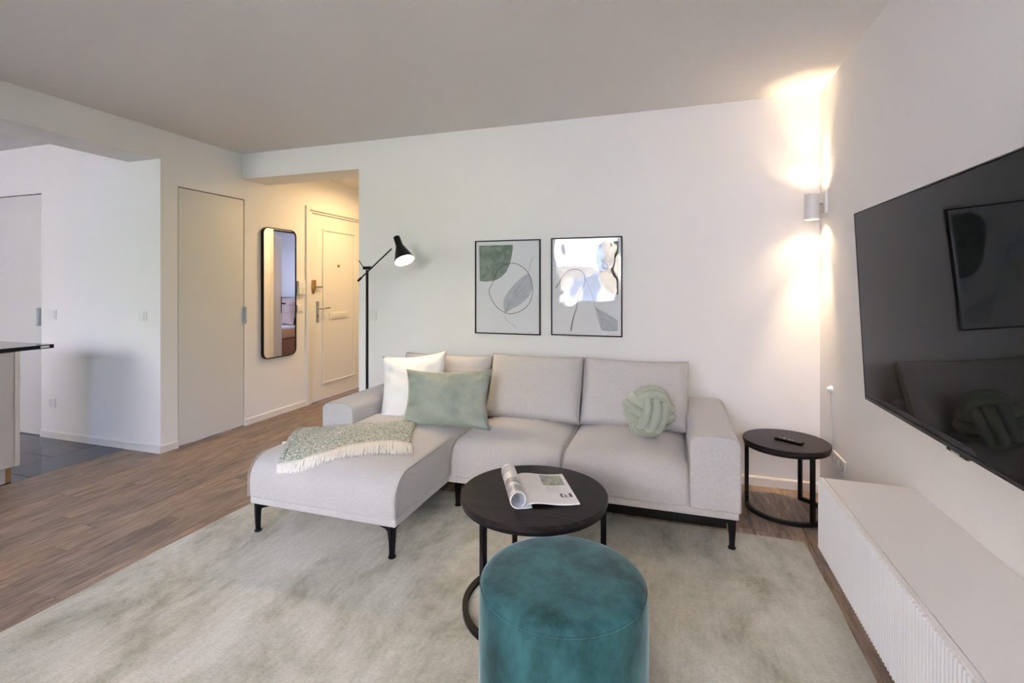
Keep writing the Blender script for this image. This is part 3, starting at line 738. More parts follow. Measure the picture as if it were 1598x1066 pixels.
# ------------------------------------------------------------------ media console
t = thing('media_console', 'long white wall-hung media console with finely fluted doors under the television', 'cabinet', (.73, 1.1, .242))
cx0, cy1, cy0, cz0, cz1 = .566, 2.275, -1.19, .242, .524
boxo('body', (.588, XR - .001, cy0, cy1, cz0, cz1 - .001), M_CONSOLE, t, .0012, 1)
dl = .866
nd = 4
for k in range(nd):
    b1 = cy1 - k * dl - .0008; b0 = cy1 - (k + 1) * dl + .0012
    dr = boxo('door', (cx0 + .004, .5855, b0, b1, cz0, cz1), M_CONSOLE, t, .0008, 1)
    bm = B(); nr = 52; pitch = (b1 - b0) / nr
    pts = []
    for r in range(nr):
        for j in range(6):
            a = j / 5.0; pts.append((b0 + (r + .06 + .88 * a) * pitch, cx0 + .005 - .0075 * math.sin(PI * a) ** .75))
    V = [(bm.verts.new((x, y, cz0 + .0005)), bm.verts.new((x, y, cz1 - .0035))) for y, x in pts]
    W = [(bm.verts.new((cx0 + .006, y, cz0 + .0005)), bm.verts.new((cx0 + .006, y, cz1 - .0035))) for y, x in pts]
    for i in range(len(V) - 1):
        bm.faces.new((V[i][0], V[i + 1][0], V[i + 1][1], V[i][1])); bm.faces.new((V[i][1], V[i + 1][1], W[i + 1][1], W[i][1])); bm.faces.new((V[i][0], W[i][0], W[i + 1][0], V[i + 1][0]))
    bm_obj('fluted_front', bm, M_CONSOLE_F, dr)
boxo('joint_shadow', (.5855, .588, cy0, cy1 - .001, cz0, cz1 - .004), M_GAP, t)
finish(t)

# ------------------------------------------------------------------ kitchen peninsula
t = thing('kitchen_cabinet', 'beige kitchen base cabinet under the black worktop at the left edge', 'cabinet', (-4.4, 1.4, 0))
boxo('body', (-4.74, -4.139, -.2, 2.058, .108, .864), M_CAB, t, .001, 1)
for k in range(3):
    boxo('front_panel', (-4.139, -4.120, 2.056 - .60 * (k + 1) + .003, 2.056 - .60 * k, .108, .862), M_CAB, t, .0012, 1)
boxo('end_panel', (-4.74, -4.118, 2.060, 2.085, .106, .864), M_CABEDGE, t, .001, 1)
boxo('plinth', (-4.70, -4.166, -.2, 2.032, .001, .108), M_CAB, t)
boxo('plinth_end', (-4.70, -4.164, 2.032, 2.060, .001, .108), M_PLINTH_EDGE, t)
finish(t)
o = tag(boxo('worktop', (-4.80, -4.115, -.25, 2.272, .865, .892), M_GRANITE, None, .002, 2), 'polished black worktop overhanging the beige kitchen cabinet', 'worktop')
boxo('corner_badge', (-4.1152, -4.1135, 2.195, 2.245, .872, .886), M_PLASTIC, o, .0008, 1)

# ------------------------------------------------------------------ rug
def rug():
    x0, x1, y0, y1 = -2.385, .640, -1.45, 2.812
    nx, ny = 60, 90; bm = B(); P = []
    for i in range(nx + 1):
        row = []
        for j in range(ny + 1):
            u = i / nx; v = j / ny; x = x0 + (x1 - x0) * u; y = y0 + (y1 - y0) * v
            e = min(u * (x1 - x0), (1 - u) * (x1 - x0), v * (y1 - y0), (1 - v) * (y1 - y0))
            if u in (0, 1): x += .0035 * math.sin(y * 6.1) + .002 * math.sin(y * 17)
            if v in (0, 1): y += .003 * math.sin(x * 5.3)
            z = .0095 + .0012 * math.sin(x * 3.1 + 1) * math.sin(y * 2.3) - (0.004 if e < .001 else 0)
            row.append((x, y, z))
        P.append(row)
    V = grid_surface(bm, P)
    border = [V[i][0] for i in range(nx + 1)] + [V[nx][j] for j in range(1, ny + 1)] + [V[i][ny] for i in range(nx - 1, -1, -1)] + [V[0][j] for j in range(ny - 1, 0, -1)]
    low = [bm.verts.new((v.co.x, v.co.y, .0005)) for v in border]
    for i in range(len(border)):
        j = (i + 1) % len(border); bm.faces.new((border[i], low[i], low[j], border[j]))
    bm.faces.new(low)
    o = bm_obj('area_rug', bm, M_RUG, None, smooth=True, angle=40)
    tag(o, 'large cream and grey-green rug with a faded pattern under the sofa and tables', 'rug')
rug()
RZ = .0105

# ------------------------------------------------------------------ sofa
sofa = thing('corner_sofa', 'light grey fabric corner sofa with a chaise on the left and thin black legs', 'sofa', (-.9, 2.9, RZ))
SX0, SX1, SYF, SYB, CYF, CHX = -2.10, .320, 2.575, 3.45, 2.0, -1.222
ZB = .165; ZS = .200
def soft_base(name, x0, x1, y0, y1):
    return boxo(name, (x0, x1, y0, y1, ZB, ZS + .012), M_SOFA, sofa, .010, 3)
soft_base('base_band', SX0 + .004, SX1 - .010, SYF + .004, SYB)
soft_base('base_band', SX0 + .008, CHX - .004, CYF + .006, SYF + .02)
# arms
def arm(x0, x1):
    prof = rounded([(x0, ZS), (x1, ZS), (x1, .560), (x0, .560)], [.012, .012, .042, .042], 6)
    def df(v):
        t_ = max(0, 1 - ((v.x - (x0 + x1) / 2) / ((x1 - x0) / 2)) ** 2)
        if v.z > .5: v.z += .008 * t_
        return v
    a = extrude_soft('armrest', prof, SYF, SYB, .010, M_SOFA, sofa, 'Y', 14, df, .05)
    off = .004; pr_ = rounded([(x0 + off, ZS + .004), (x1 - off, ZS + .004), (x1 - off, .560 - off), (x0 + off, .560 - off)], [.012, .012, .038, .038], 6)
    tubeo('piping', [(p.x, SYF + .003, p.y + (.007 * max(0, 1 - ((p.x - (x0 + x1) / 2) / ((x1 - x0) / 2)) ** 2) if p.y > .5 else 0)) for p in densify(pr_, .03)], .0032, M_SOFA_D, a, 6, closed=True)
arm(.085, SX1); arm(SX0, -1.872)
# low back
prof = rounded([(SYB - .14, ZS), (SYB, ZS), (SYB, .575), (SYB - .14, .575)], [.01, .01, .04, .04], 5)
extrude_soft('back_frame', prof, -1.868, .083, .02, M_SOFA, sofa, 'X', 10)
# seats
def seat(name, x0, x1, yf, yb, zt, crown, re=.024, rf=.12, frontbulge=.014):
    prof = rounded([(yf, ZS), (yb, ZS), (yb, zt), (yf, zt)], [.012, .02, .04, rf], 12)
    cx_, hw = (x0 + x1) / 2, (x1 - x0) / 2
    def df(v):
        u = (v.x - cx_) / hw; tx = max(0, 1 - abs(u) ** 3.0)
        if v.z > zt - rf:
            ty = min(1, max(0, (v.y - yf) / .38)); ty = ty * ty * (3 - 2 * ty)
            k = min(1, max(0, (v.z - (zt - rf)) / rf)); v.z += crown * tx * ty * k + .006 * tx * k
        if v.y < yf + .1:
            k = math.sin(PI * min(1, max(0, (v.z - ZS) / (zt - ZS)))) ; v.y -= frontbulge * tx * k * max(0, 1 - (v.y - yf) / .1)
        return v
    s = extrude_soft(name, prof, x0, x1, re, M_SOFA, sofa, 'X', 22, df, .04)
    for sx in (x0 + .003, x1 - .003):
        pp = [Vector((yf, ZS + .006)), Vector((yf, zt - rf))]
        for k in range(1, 9):
            a = PI - (PI / 2) * k / 8; pp.append(Vector((yf + rf + rf * math.cos(a), zt - rf + rf * math.sin(a))))
        pp += [Vector((y, zt)) for y in (yf + rf + .12, yf + rf + .25, yf + .62)]
        tubeo('piping', [df(Vector((sx, p.x + (.002 if p.y < zt - rf else 0), p.y - .002))) for p in pp], .0032, M_SOFA_D, s, 6)
    return s
seat('chaise_cushion', SX0, CHX, CYF, 3.30, .408, .036)
seat('seat_cushion', CHX + .004, -.571, SYF, 3.30, .392, .052)
seat('seat_cushion', -.567, .083, SYF, 3.30, .392, .052)
# back cushions
def back_cushion(xa, xb, zb, zt, yb_, yt, th, skew=0, seed=0, sag=.012):
    w_ = xb - xa; c = Vector(((xa + xb) / 2, (yb_ + yt) / 2, (zb + zt) / 2)); up = Vector((skew, yt - yb_, zt - zb)); h_ = up.length
    M = pane_matrix(c, (1, 0, 0), up); rnd = random.Random(seed)
    n = 22; bm = B(); P = []
    a = [rnd.uniform(0, 6) for _ in range(4)]
    for side in (-1, 1):
        G = []
        for i in range(n + 1):
            row = []
            for j in range(n + 1):
                u = -1 + 2 * i / n; v = -1 + 2 * j / n
                su = math.copysign(abs(u) ** .9, u); sv = math.copysign(abs(v) ** .9, v)
                prof_ = ((1 - abs(u) ** 5) * (1 - abs(v) ** 5)) ** .33
                x = su * w_ / 2 * (1 - .016 * (1 - v * v)); z = sv * h_ / 2 - sag * (1 - u * u) * (v > 0) * v
                y = side * (th / 2) * (.30 + .70 * prof_) if prof_ > 0 else side * th * .15
                y += .004 * math.sin(5 * u + a[0]) * math.sin(4 * v + a[1])
                row.append(Vector((x, y, z)))
            G.append(row)
        P.append(G)
    Vs = [grid_surface(bm, G) for G in P]
    bord = lambda V: [V[i][0] for i in range(n + 1)] + [V[n][j] for j in range(1, n + 1)] + [V[i][n] for i in range(n - 1, -1, -1)] + [V[0][j] for j in range(n - 1, 0, -1)]
    b1, b2 = bord(Vs[0]), bord(Vs[1])
    for i in range(len(b1)): j = (i + 1) % len(b1); bm.faces.new((b1[i], b1[j], b2[j], b2[i]))
    pts = [M @ v.co for v in b1]
    bmesh.ops.transform(bm, matrix=M, verts=bm.verts)
    o = bm_obj('back_cushion', bm, M_SOFA, sofa, smooth=True, angle=60)
    tubeo('piping', pts, .003, M_SOFA_D, o, 6, closed=True)
    return o
back_cushion(-.547, .098, .425, .812, 3.09, 3.265, .19, seed=3)
back_cushion(-1.180, -.553, .425, .815, 3.07, 3.245, .19, seed=4)
c1 = back_cushion(-1.868, -1.196, .425, .795, 3.10, 3.245, .19, seed=5)
c1['label'] = 'left back cushion with a small grey tag'
boxo('tag', (-1.548, -1.522, 3.088, 3.098, .682, .722), M_TAG, c1, .002)
# underframe rail and legs
boxo('rail', (-1.16, .262, 2.66, 2.70, .085, ZB), M_BLACK, sofa, .002, 1)
def leg(x, y, sx, sy):
    """tapered post with a curved gusset running along x (sx) under the base"""
    bm = B(); z0_, z1_ = RZ + .012, ZB
    prof = [(-.012, z0_), (.012, z0_), (.0135, .075)]
    for k in range(7):
        a = PI / 2 * k / 6; prof.append((.0145 + .045 * (1 - math.cos(a)), .105 + .050 * math.sin(a)))
    prof += [(.13, z1_ - .006), (.13, z1_), (-.020, z1_), (-.018, .11)]
    w_ = .006
    def add(ax):
        A = []; C = []
        for p, z in prof:
            if ax == 'x': A.append(bm.verts.new((x + sx * p, y - w_, z))); C.append(bm.verts.new((x + sx * p, y + w_, z)))
            else: A.append(bm.verts.new((x - w_, y + sy * p, z))); C.append(bm.verts.new((x + w_, y + sy * p, z)))
        n = len(A)
        for i in range(n): j = (i + 1) % n; bm.faces.new((A[i], A[j], C[j], C[i]))
        f1 = bm.faces.new(A); f2 = bm.faces.new(C[::-1]); bmesh.ops.triangulate(bm, faces=[f1, f2])
    add('x'); add('y')
    o = bm_obj('leg', bm, M_BLACK, sofa)
    latheo('foot', [(0, RZ), (.018, RZ), (.019, RZ + .005), (.012, RZ + .013), (0, RZ + .013)], M_BLACK, o, 16, Matrix.Translation((x, y, 0)))
leg(.282, 2.625, -1, 1); leg(-2.070, 2.040, 1, 1); leg(-1.262, 2.036, -1, 1); leg(-1.193, 2.640, 1, 1)
leg(.282, 3.40, -1, -1); leg(-2.06, 3.40, 1, -1)
finish(sofa)

# ------------------------------------------------------------------ cushions
o = pillow('throw_pillow', .465, .465, .15, M_PILLOW_W, pane_matrix((-1.655, 2.935, .620), (.43, .09, .045), (-.05, .17, .40)), seed=5, pinch=.11, wr=.007)
tag(o, 'square white cushion leaning in the left corner of the sofa', 'cushion')
o = pillow('throw_pillow', .575, .375, .15, M_GREENP, pane_matrix((-1.340, 2.795, .592), (.53, .09, .012), (-.01, .13, .33)), seed=8, pinch=.11, wr=.011)
tag(o, 'oblong sage green velvet cushion in front of the square white one', 'cushion')

# knot cushion: three interlocked sets of three padded strands
def knot():
    root = thing('knot_cushion', 'round sage green knotted cushion at the right end of the sofa', 'cushion', (-.125, 2.872, .592))
    r = .0255; S = .076; L = .124; n = 44
    yl = Vector((.34, -.93, -.10)).normalized(); zl = Vector((.27, 0, .96)); zl = (zl - yl * zl.dot(yl)).normalized(); xl = yl.cross(zl)
    rot = Matrix((xl, yl, zl)).transposed()
    c = Vector((-.125, 2.872, .592))
    for ax in range(3):
        for k in (-1, 0, 1):
            pts = []; off = k * .0515; shr = 1 - .16 * abs(k)
            for i in range(n):
                t_ = 2 * PI * i / n; ct, st = math.cos(t_), math.sin(t_); e = 2 / 2.6
                a = L * shr * math.copysign(abs(ct) ** e, ct); b_ = (S + .004 * (1 - abs(k))) * math.copysign(abs(st) ** e, st)
                o_ = off * (1 - .10 * abs(ct))
                p = [(a, b_, o_), (o_, a, b_), (b_, o_, a)][ax]; pts.append(c + rot @ Vector(p))
            tubeo('strand', pts, r, M_KNOT, root, 12, closed=True)
    latheo('core', [(0, -.06), (.045, -.045), (.062, 0), (.045, .045), (0, .06)], M_KNOT, root, 16, Matrix.Translation(c))
    finish(root)
knot()

# ------------------------------------------------------------------ throw blanket
def Hc(x, y):
    z0_ = .408; r = .12; u = (x + 1.661) / .439; tx = max(0, 1 - abs(u) ** 3.0); ty = min(1, max(0, (y - 2.0) / .38)); ty = ty * ty * (3 - 2 * ty)
    yy = y - 2.0; z = z0_ - r + math.sqrt(max(0, r * r - (r - yy) ** 2)) if yy < r else z0_
    return z + .036 * tx * ty + .006 * tx * min(1, yy / r if yy > 0 else 0)
hem = [(-1.929, 2.029, .372), (-1.806, 2.055, .40), (-1.716, 2.115, .429), (-1.647, 2.206, .441), (-1.539, 2.281, .449), (-1.451, 2.33, .45), (-1.339, 2.347, .442)]
fr = [(-1.912, 2.004, .323), (-1.823, 2.004, .324), (-1.741, 2.026, .362), (-1.63, 2.081, .411), (-1.522, 2.143, .427), (-1.407, 2.198, .431), (-1.272, 2.25, .422)]
back_ = [(-2.105, 2.365), (-2.0, 2.425), (-1.876, 2.490), (-1.748, 2.59), (-1.624, 2.645), (-1.504, 2.716)]
left_ = [(-2.105, 2.365), (-2.045, 2.23), (-1.975, 2.11), (-1.929, 2.029)]
right_ = [(-1.504, 2.716), (-1.42, 2.503), (-1.339, 2.347)]
def samp(pts, t_):
    P = [Vector(p) for p in pts]; ls = [(P[i + 1] - P[i]).length for i in range(len(P) - 1)]; T = sum(ls) * t_; i = 0
    while i < len(ls) - 1 and T > ls[i]: T -= ls[i]; i += 1
    return P[i].lerp(P[i + 1], min(1, T / ls[i]))
def throw():
    rnd = random.Random(4); nu, nv = 110, 64; P = []; Q = []
    C00, C10, C01, C11 = Vector(back_[0]), Vector(back_[-1]), Vector(hem[0][:2]), Vector(hem[-1][:2])
    hem2 = [h[:2] for h in hem]
    for i in range(nu + 1):
        u = i / nu; row = []; row2 = []
        for j in range(nv + 1):
            v = j / nv
            p = samp(back_, u) * (1 - v) + samp(hem2, u) * v + samp(left_, v) * (1 - u) + samp(right_, v) * u - (C00 * (1 - u) * (1 - v) + C10 * u * (1 - v) + C01 * (1 - u) * v + C11 * u * v)
            z = max(Hc(p.x, p.y), 0) + .016 + .004 * math.sin(p.x * 22 + p.y * 9) + rnd.uniform(-.0022, .0022)
            kk = min(1, max(0, (-1.93 - p.x) / .08)) * min(1, max(0, (p.y - 2.14) / .12)); z = z * (1 - kk) + .462 * kk
            e = min(u, 1 - u, v, 1 - v); edge = e < 1e-6
            row.append((p.x, p.y, z - (.004 if edge else 0))); row2.append((p.x, p.y, z - .015))
        P.append(row); Q.append(row2)
    bm = B(); A = grid_surface(bm, P); C = grid_surface(bm, Q)
    bord = lambda V: [V[i][0] for i in range(nu + 1)] + [V[nu][j] for j in range(1, nv + 1)] + [V[i][nv] for i in range(nu - 1, -1, -1)] + [V[0][j] for j in range(nv - 1, 0, -1)]
    a, c = bord(A), bord(C)
    for i in range(len(a)): j = (i + 1) % len(a); bm.faces.new((a[i], a[j], c[j], c[i]))
    o = bm_obj('throw_blanket', bm, M_THROW, None, smooth=True)
    tag(o, 'green and white speckled throw with cream fringe folded across the chaise', 'blanket')
    # folded edge seam seen along the left side
    tubeo('edge_fold', [(p.x, p.y, max(Hc(p.x, p.y) + .021, .464 if p.y > 2.26 else 0)) for p in [samp([(-2.075, 2.365), (-2.02, 2.25), (-1.945, 2.11), (-1.905, 2.045)], k / 14) for k in range(15)]], .0055, M_THROW, o, 6)
    bm = B(); N = 330
    for k in range(N):
        u = (k + rnd.uniform(-.3, .3)) / (N - 1); u = min(1, max(0, u))
        h = samp(hem, u); f = samp(fr, min(1, max(0, u + rnd.uniform(-.012, .012)))); f = h + (f - h) * rnd.uniform(.86, 1.06)
        m_ = (h + f) / 2; zt = Hc(m_.x, m_.y); h.z = Hc(h.x, h.y) + .012
        pts = []
        for s in range(5):
            q = h.lerp(f, s / 4); zz = Hc(q.x, q.y) if q.y > 2.006 else q.z
            q.z = max(zz + .004 + .010 * (1 - s / 4) + rnd.uniform(0, .004), q.z if q.y < 2.03 else 0); q.y -= .003 if q.y < 2.03 else 0
            q.x += rnd.uniform(-.002, .002); pts.append(q)
        tube(bm, pts, [.0030, .0028, .0026, .0024, .0012], 4)
    f = bm_obj('fringe', bm, M_FRINGE, o, smooth=True); f['kind'] = 'stuff'
    bm = B(); tube(bm, [(-2.03, 2.22, Hc(-2.03, 2.22) + .012), (-2.06, 2.20, Hc(-2.06, 2.2) + .008)], [.004, .009], 6); bm_obj('tassel', bm, M_FRINGE, o)
throw()

# ------------------------------------------------------------------ round tables
def round_table(name, label, cx_, cy_, R, h, angs, gap, rr, zf, th=.020, band=.018):
    t = thing(name, label, 'table', (cx_, cy_, zf)); T = Matrix.Translation((cx_, cy_, 0))
    latheo('table_top', [(0, h), (R - .003, h), (R, h - .003), (R, h - th + .002), (R - .003, h - th), (0, h - th)], M_BWOOD, t, 96, T)
    bm = B(); zb = h - th - band; n = 72
    fr_ = latheo('frame_band', [(R - .006, h - th - .001), (R - .006, zb + .001), (R - .008, zb), (R - .028, zb), (R - .028, h - th - .001)], M_BLACK, t, 96, T)
    s = .0105
    for a in angs:
        x = cx_ + rr * math.cos(math.radians(a)); y = cy_ + rr * math.sin(math.radians(a))
        bm = B(); M = Matrix.Translation((x, y, 0)) @ Matrix.Rotation(math.radians(a), 4, 'Z'); box(bm, -s, s, -s, s, zf, h - th - .002, .0015, 1, M=M); bm_obj('leg', bm, M_BLACK, t)
    a0, a1 = gap; pts = []; N = 60; span = (360 - (a1 - a0)); A = []
    bm = B(); prof = [(rr - s, zf), (rr + s, zf), (rr + s, zf + .020), (rr - s, zf + .020)]; V = []
    for k in range(N + 1):
        a = math.radians(a1 + span * k / N); V.append([bm.verts.new((cx_ + p * math.cos(a), cy_ + p * math.sin(a), z)) for p, z in prof])
    for a_, b_ in zip(V, V[1:]):
        for i in range(4): bm.faces.new((a_[i], a_[(i + 1) % 4], b_[(i + 1) % 4], b_[i]))
    bm.faces.new(V[0]); bm.faces.new(V[-1][::-1]); bm_obj('floor_ring', bm, M_BLACK, t, smooth=True, angle=40)
    finish(t)
round_table('side_table', 'small round black side table in the corner beside the sofa arm', .631, 3.199, .227, .405, (57, 178, 297), (57, 178), .2055, .0005)
round_table('coffee_table', 'larger round black coffee table in front of the sofa, open magazine on top', -.528, 1.907, .2945, .470, (4, 124, 244), (244, 364), .277, RZ, th=.019, band=.017)
# remote control
M = basis(Vector((.640, 3.160, .4055)), Vector((.80, -.60, 0)), Vector((.60, .80, 0)), Vector((0, 0, 1)))
bm = B(); box(bm, -.074, .074, -.020, .020, 0, .014, .004, 2, M=M); o = bm_obj('remote_control', bm, M_BLACK, None)
tag(o, 'slim black remote control lying on the small side table', 'remote control')
for k, (a, b_) in enumerate(((-.05, 0), (-.025, -.008), (-.025, .008), (0, 0), (.02, 0))):
    bm = B(); box(bm, a - .006, a + .006, b_ - .004, b_ + .004, .0135, .0158, .001, 1, M=M); bm_obj('button', bm, M_PLASTIC_D if k != 3 else M_STEEL, o)

# ------------------------------------------------------------------ magazine
def magazine():
    root = thing('open_magazine', 'open magazine with its left half rolled up, lying on the coffee table', 'magazine', (-.52, 1.9, .470))
    z0_ = .4705; u = Vector((-.43, .903, 0)).normalized(); v = Vector((u.y, -u.x, 0)); O = Vector((-.515, 1.752, z0_)); Ln = .292
    def P(s, w_, z): return O + u * s + v * w_ + Vector((0, 0, z))
    prof = [(-.004, .006), (.004, .014), (.016, .0185), (.034, .0205), (.06, .0185), (.09, .014), (.13, .0085), (.17, .0065), (.206, .0075)]
    def zat(w_):
        for (a, za), (b_, zb) in zip(prof, prof[1:]):
            if a <= w_ <= b_: return za + (zb - za) * (w_ - a) / (b_ - a)
        return prof[-1][1]
    thk = lambda w_: .0045 if w_ < .02 else .005
    bm = B(); top = []; bot = []
    N = 24
    for i in range(N + 1):
        w_ = -.004 + .21 * i / N; z = zat(w_); top.append((bm.verts.new(P(0, w_, z)), bm.verts.new(P(Ln, w_, z)))); zz = max(.0004, z - thk(w_)); bot.append((bm.verts.new(P(0, w_, zz)), bm.verts.new(P(Ln, w_, zz))))
    for i in range(N):
        bm.faces.new((top[i][0], top[i + 1][0], top[i + 1][1], top[i][1])); bm.faces.new((bot[i][0], bot[i][1], bot[i + 1][1], bot[i + 1][0]))
        bm.faces.new((top[i][0], bot[i][0], bot[i + 1][0], top[i + 1][0])); bm.faces.new((top[i][1], top[i + 1][1], bot[i + 1][1], bot[i][1]))
    bm.faces.new((top[N][0], bot[N][0], bot[N][1], top[N][1])); bm.faces.new((top[0][0], top[0][1], bot[0][1], bot[0][0]))
    pg = bm_obj('right_page', bm, M_PRINT, root, smooth=True, angle=40)
    def patch(name, s0, s1, w0, w1, m, lift=.0004, n=6):
        bm = B(); G = [[P(s, w0 + (w1 - w0) * i / n, zat(w0 + (w1 - w0) * i / n) + lift) for s in (s0, s1)] for i in range(n + 1)]; grid_surface(bm, G); return bm_obj(name, bm, m, pg)
    patch('garden_photo', .172, .279, .098, .190, M_PHOTO)
    patch('logo_bar', .058, .092, .183, .194, M_NAVY, n=1)
    patch('logo_mark', .058, .064, .150, .178, M_NAVY, n=1); patch('logo_mark', .086, .092, .148, .166, M_NAVY, n=1); patch('logo_mark', .064, .086, .148, .156, M_NAVY, n=1); patch('logo_mark', .071, .080, .163, .174, M_NAVY, n=1)
    rnd = random.Random(2); bm = B()
    for c_ in range(2):
        for l in range(14):
            s = (.27 if c_ == 0 else .160) - l * (.0125 if c_ == 0 else .0045); w0 = .03 if c_ == 0 else .105; w1 = w0 + .06 * rnd.uniform(.8, 1)
            G = [[P(q, w0 + (w1 - w0) * i / 3, zat(w0 + (w1 - w0) * i / 3) + .0004) for q in (s, s + .0013)] for i in range(4)]; grid_surface(bm, G)
    tx = bm_obj('text_lines', bm, M_TEXT, pg); tx['kind'] = 'stuff'
    # the rolled half: spiral from the spine over to the left
    rc = .0335; cw = -.030; pts = []
    for k in range(49):
        a = math.radians(-52 + (360 + 20) * k / 48.0)   # starts low right at the spine, goes over the top and comes round underneath
        r = rc - .0035 * k / 48
        pts.append((cw + r * math.cos(a), rc + .0006 + r * math.sin(a)))
    pts = pts[::1]
    tail = [(cw + .002, .003), (cw + .03, .003), (cw + .052, .0035)]
    bm = B(); th_ = .0042; O_, I_ = [], []
    base = [(cw + .052, .0022), (cw + .035, .0012), (cw + .015, .0012)] 
    spi = []
    for k in range(61):
        a = math.radians(-90 - 330 * k / 60.0); r = rc - .0005 - .0045 * k / 60
        spi.append((cw + r * math.cos(a), rc + .0008 + r * math.sin(a)))
    path = base + spi
    for i, p in enumerate(path):
        a = path[max(0, i - 1)]; b_ = path[min(len(path) - 1, i + 1)]; d_ = Vector((b_[0] - a[0], b_[1] - a[1])).normalized(); n_ = Vector((d_.y, -d_.x))
        tt = th_ * (1 if i > 3 else .8)
        O_.append(p); I_.append((p[0] + n_.x * tt, p[1] + n_.y * tt))
    Va = [[bm.verts.new(P(s, q[0], max(q[1], .0004))) for s in (-.004, Ln * .5, Ln - .004)] for q in O_]; Vb = [[bm.verts.new(P(s, q[0], max(q[1], .0006))) for s in (-.004, Ln * .5, Ln - .004)] for q in I_]
    for V, rev in ((Va, 0), (Vb, 1)):
        for i in range(len(V) - 1):
            for j in range(2): 
                f = bm.faces.new((V[i][j], V[i + 1][j], V[i + 1][j + 1], V[i][j + 1]))
                if V is Va and j >= 0 and 6 < i: f.material_index = 1 if (j == 0 and 18 < i < 60) else 0
                if V is Vb: f.material_index = 2
    for i in range(len(Va) - 1):
        for e in (0, 2): f = bm.faces.new((Va[i][e], Vb[i][e], Vb[i + 1][e], Va[i + 1][e])); f.material_index = 0
    for e in (0, -1):
        for j in range(2): bm.faces.new((Va[e][j], Va[e][j + 1], Vb[e][j + 1], Vb[e][j]))
    rl = bm_obj('rolled_pages', bm, [M_PRINT, M_PHOTO2, M_PRINT_IN], root, smooth=True, angle=40)
    # blue picture printed on the inside of the roll
    bm = B(); G = []
    for k in range(10):
        a = math.radians(150 + 60 * k / 9.0); r = rc - .0066; G.append([P(s, cw + r * math.cos(a), rc + .001 + r * math.sin(a)) for s in (0.0, .06)])
    grid_surface(bm, G); bm_obj('inner_photo', bm, M_BLUEP, rl)
    bm = B(); G = []
    for k in range(10):
        a = math.radians(100 + 80 * k / 9.0); r = rc + .0002; G.append([P(s, cw + r * math.cos(a), rc + .0008 + r * math.sin(a)) for s in (.20, .262)])
    grid_surface(bm, G); bm_obj('upper_photo', bm, M_PHOTO2, rl)
    finish(root)
magazine()

# ------------------------------------------------------------------ pouf
t = thing('velvet_pouf', 'round teal velvet pouf tucked against the coffee table', 'pouf', (-.317, 1.470, RZ))
T = Matrix.Translation((-.317, 1.470, 0)); RP = .253; hp_ = .418
latheo('side', [(RP - .02, RZ), (RP - .006, RZ + .003), (RP - .002, .02), (RP + .001, .12), (RP + .002, .25), (RP, hp_ - .045), (RP - .003, hp_ - .025), (RP - .007, hp_ - .014), (RP - .012, hp_ - .012)], M_TEAL, t, 96, T, 60)
latheo('top', [(RP - .004, hp_ - .018), (RP - .006, hp_ - .010), (RP - .014, hp_ - .002), (RP - .035, hp_ + .005), (RP - .09, hp_ + .010), (RP - .16, hp_ + .013), (0, hp_ + .014)], M_TEAL, t, 96, T, 60)
tubeo('piping', [(-.317 + (RP - .0045) * math.cos(2 * PI * k / 96), 1.470 + (RP - .0045) * math.sin(2 * PI * k / 96), hp_ - .016) for k in range(96)], .0028, M_TEAL, t, 6, closed=True)
finish(t)

# ------------------------------------------------------------------ floor lamp
LX, LY = -2.268, 3.30
t = thing('floor_lamp', 'black standing lamp with a lit conical head behind the left sofa arm', 'floor lamp', (LX, LY, 0))
latheo('base', [(0, .0005), (.13, .0005), (.135, .004), (.133, .014), (.12, .018), (.02, .022), (0, .022)], M_BLACK, t, 48, Matrix.Translation((LX, LY, 0)))
tubeo('pole', [(LX, LY, .02), (LX, LY, 1.425)], .0105, M_BLACK, t, 14)
rv = Vector((math.cos(YAW), math.sin(YAW), 0))
PV = Vector((LX, LY, 1.440)); hb = tubeo('joint', [PV - rv * .032, PV + rv * .032], .0125, M_BLACK, t, 12)
tubeo('lock_lever', [PV - rv * .028 + Vector((0, 0, .004)), PV - rv * .066 + Vector((0, 0, .058))], .0035, M_BLACK, hb, 6)
tipv = Vector((-2.000, 3.22, 1.578)); armd = (tipv - (PV + rv * .026)).normalized()
A0 = Vector((LX + .026 * rv.x, LY - .018, 1.446)); A1 = Vector((-2.350, 3.31, 1.346))
d_ = (tipv - A1).normalized()
ar = tubeo('arm', [A1 + d_ * .02, A1 + (tipv - A1) * .5, tipv], .0055, M_BLACK, t, 8)
tubeo('counterweight', [A1 - d_ * .012, A1 + d_ * .030], .0095, M_BLACK, ar, 10)
# head
up = -Vector((0, 0, 1)); cam_dir = Vector((-tipv.x, -tipv.y, 0)).normalized(); right = rv
ax = (math.cos(math.radians(24)) * (math.cos(math.radians(18)) * up + math.sin(math.radians(18)) * right) + math.sin(math.radians(24)) * cam_dir).normalized()
top = Vector((-1.955, 3.215, 1.665)); a_, b_ = frame_from(ax); MH = basis(top, a_, a_.cross(ax) * -1, ax)
sh = latheo('lamp_shade', [(0, 0), (.020, 0), (.024, .003), (.026, .07), (.0285, .085), (.077, .215), (.0755, .215), (.0265, .086), (.024, .07)], M_BLACK, t, 40, MH, 40)
latheo('inner_reflector', [(.0240, .078), (.0748, .2135)], mat('shade_inside', (.85, .80, .70), rough=.5), sh, 40, MH)
latheo('bulb', [(0, .196), (.060, .196), (.060, .199), (0, .199)], mat('lamp_head_glow', (1, .95, .85), emit=(1.0, .90, .68), estr=3.2), sh, 32, MH)
finish(t)
lp = top + ax * .216
ax2 = (ax + cam_dir * .45).normalized()
light('floor_lamp_light', 'SPOT', lp, 16, (1.0, .70, .38), direction=ax2, spot_size=math.radians(100), spot_blend=.7, shadow_soft_size=.035)

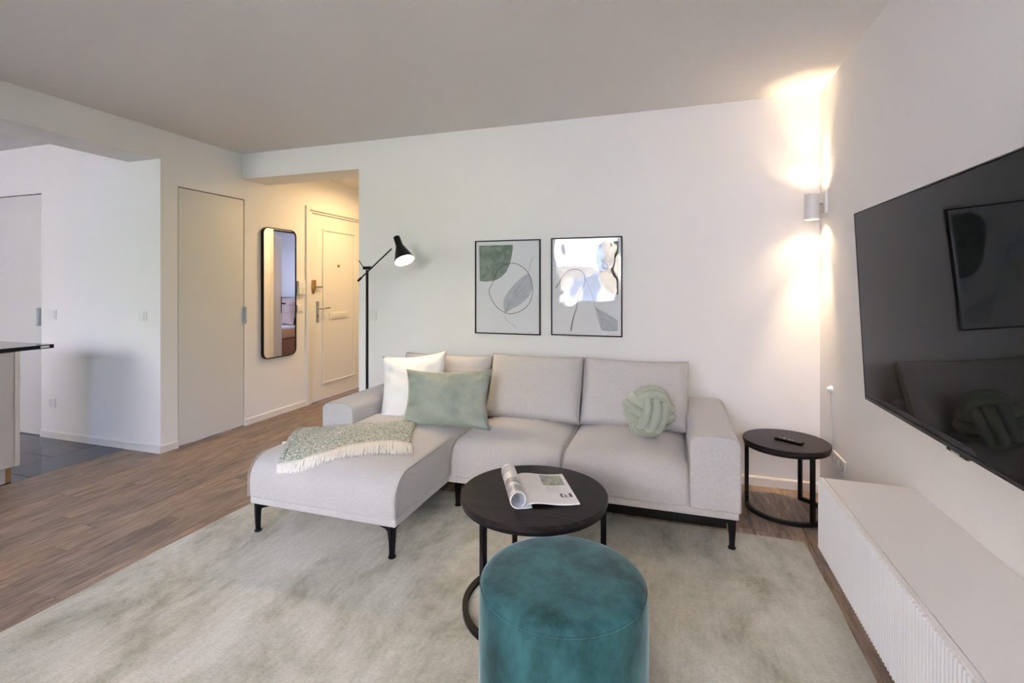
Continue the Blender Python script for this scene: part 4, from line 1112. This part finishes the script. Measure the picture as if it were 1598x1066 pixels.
# ------------------------------------------------------------------ outside, seen only as reflections
struct(boxo('ground_outside', (-45, 40, -60, -1.8, -4.2, -4.0), mat('courtyard_grass', (0.16, 0.16, 0.15), rough=.95)))
t = thing('neighbouring_building', 'cream apartment house across the courtyard, seen reflected in the right print', 'building', (-4, -15, -4))
M_FAC = mat('cream_render', (0.66, 0.50, 0.31), rough=.9); M_SLAB = mat('balcony_white', (.62, .64, .66), rough=.7); M_PANE = mat('dark_window', (.10, .14, .18), rough=.1)
boxo('facade', (-16, 6, -19, -15, -4, 14), M_FAC, t); boxo('roof_slab', (-16.4, 6.4, -19.4, -14.5, 14, 14.4), mat('roof_grey', (.2, .2, .2), rough=.8), t)
for fz in (-3, 0, 3, 6, 9):
    for k in range(6):
        x = -14.5 + 3.4 * k
        wdw = boxo('window', (x, x + 1.3, -15.02, -14.95, fz + .2, fz + 1.7), M_SLAB, t); boxo('pane', (x + .08, x + 1.22, -14.96, -14.93, fz + .28, fz + 1.62), M_PANE, wdw)
for fz in (-.9, 2.1, 5.1, 8.1):
    boxo('balcony', (-5.6, -2.7, -14.9, -13.7, fz, fz + .95), M_SLAB, t, .02)
finish(t)
M_LEAF = mat('tree_leaves', (0.10, 0.145, 0.05), rough=.8); M_BARK = mat('bark', (.08, .06, .04), rough=.9)
for (x, y, h_, r, lb) in ((2.5, -9, 4.5, 1.9, 'smallest leafy courtyard tree, nearest the window behind the camera'), (-9.5, -9.5, 5.2, 2.2, 'leafy courtyard tree outside the kitchen window, behind the camera'), (7.5, -10.5, 5.5, 2.4, 'largest leafy courtyard tree, beyond the television side of the room')):
    tr = thing('courtyard_tree', lb, 'tree', (x, y, -4), 'courtyard trees')
    tubeo('trunk', [(x, y, -4), (x, y, -4 + h_)], .14, M_BARK, tr, 8)
    bm = B(); bmesh.ops.create_icosphere(bm, subdivisions=4, radius=r); rnd = random.Random(int(x * 10))
    for v in bm.verts: v.co *= 1 + rnd.uniform(-.12, .12); v.co += Vector((x, y, -4 + h_ + r * .5))
    bm_obj('crown', bm, M_LEAF, tr); finish(tr)
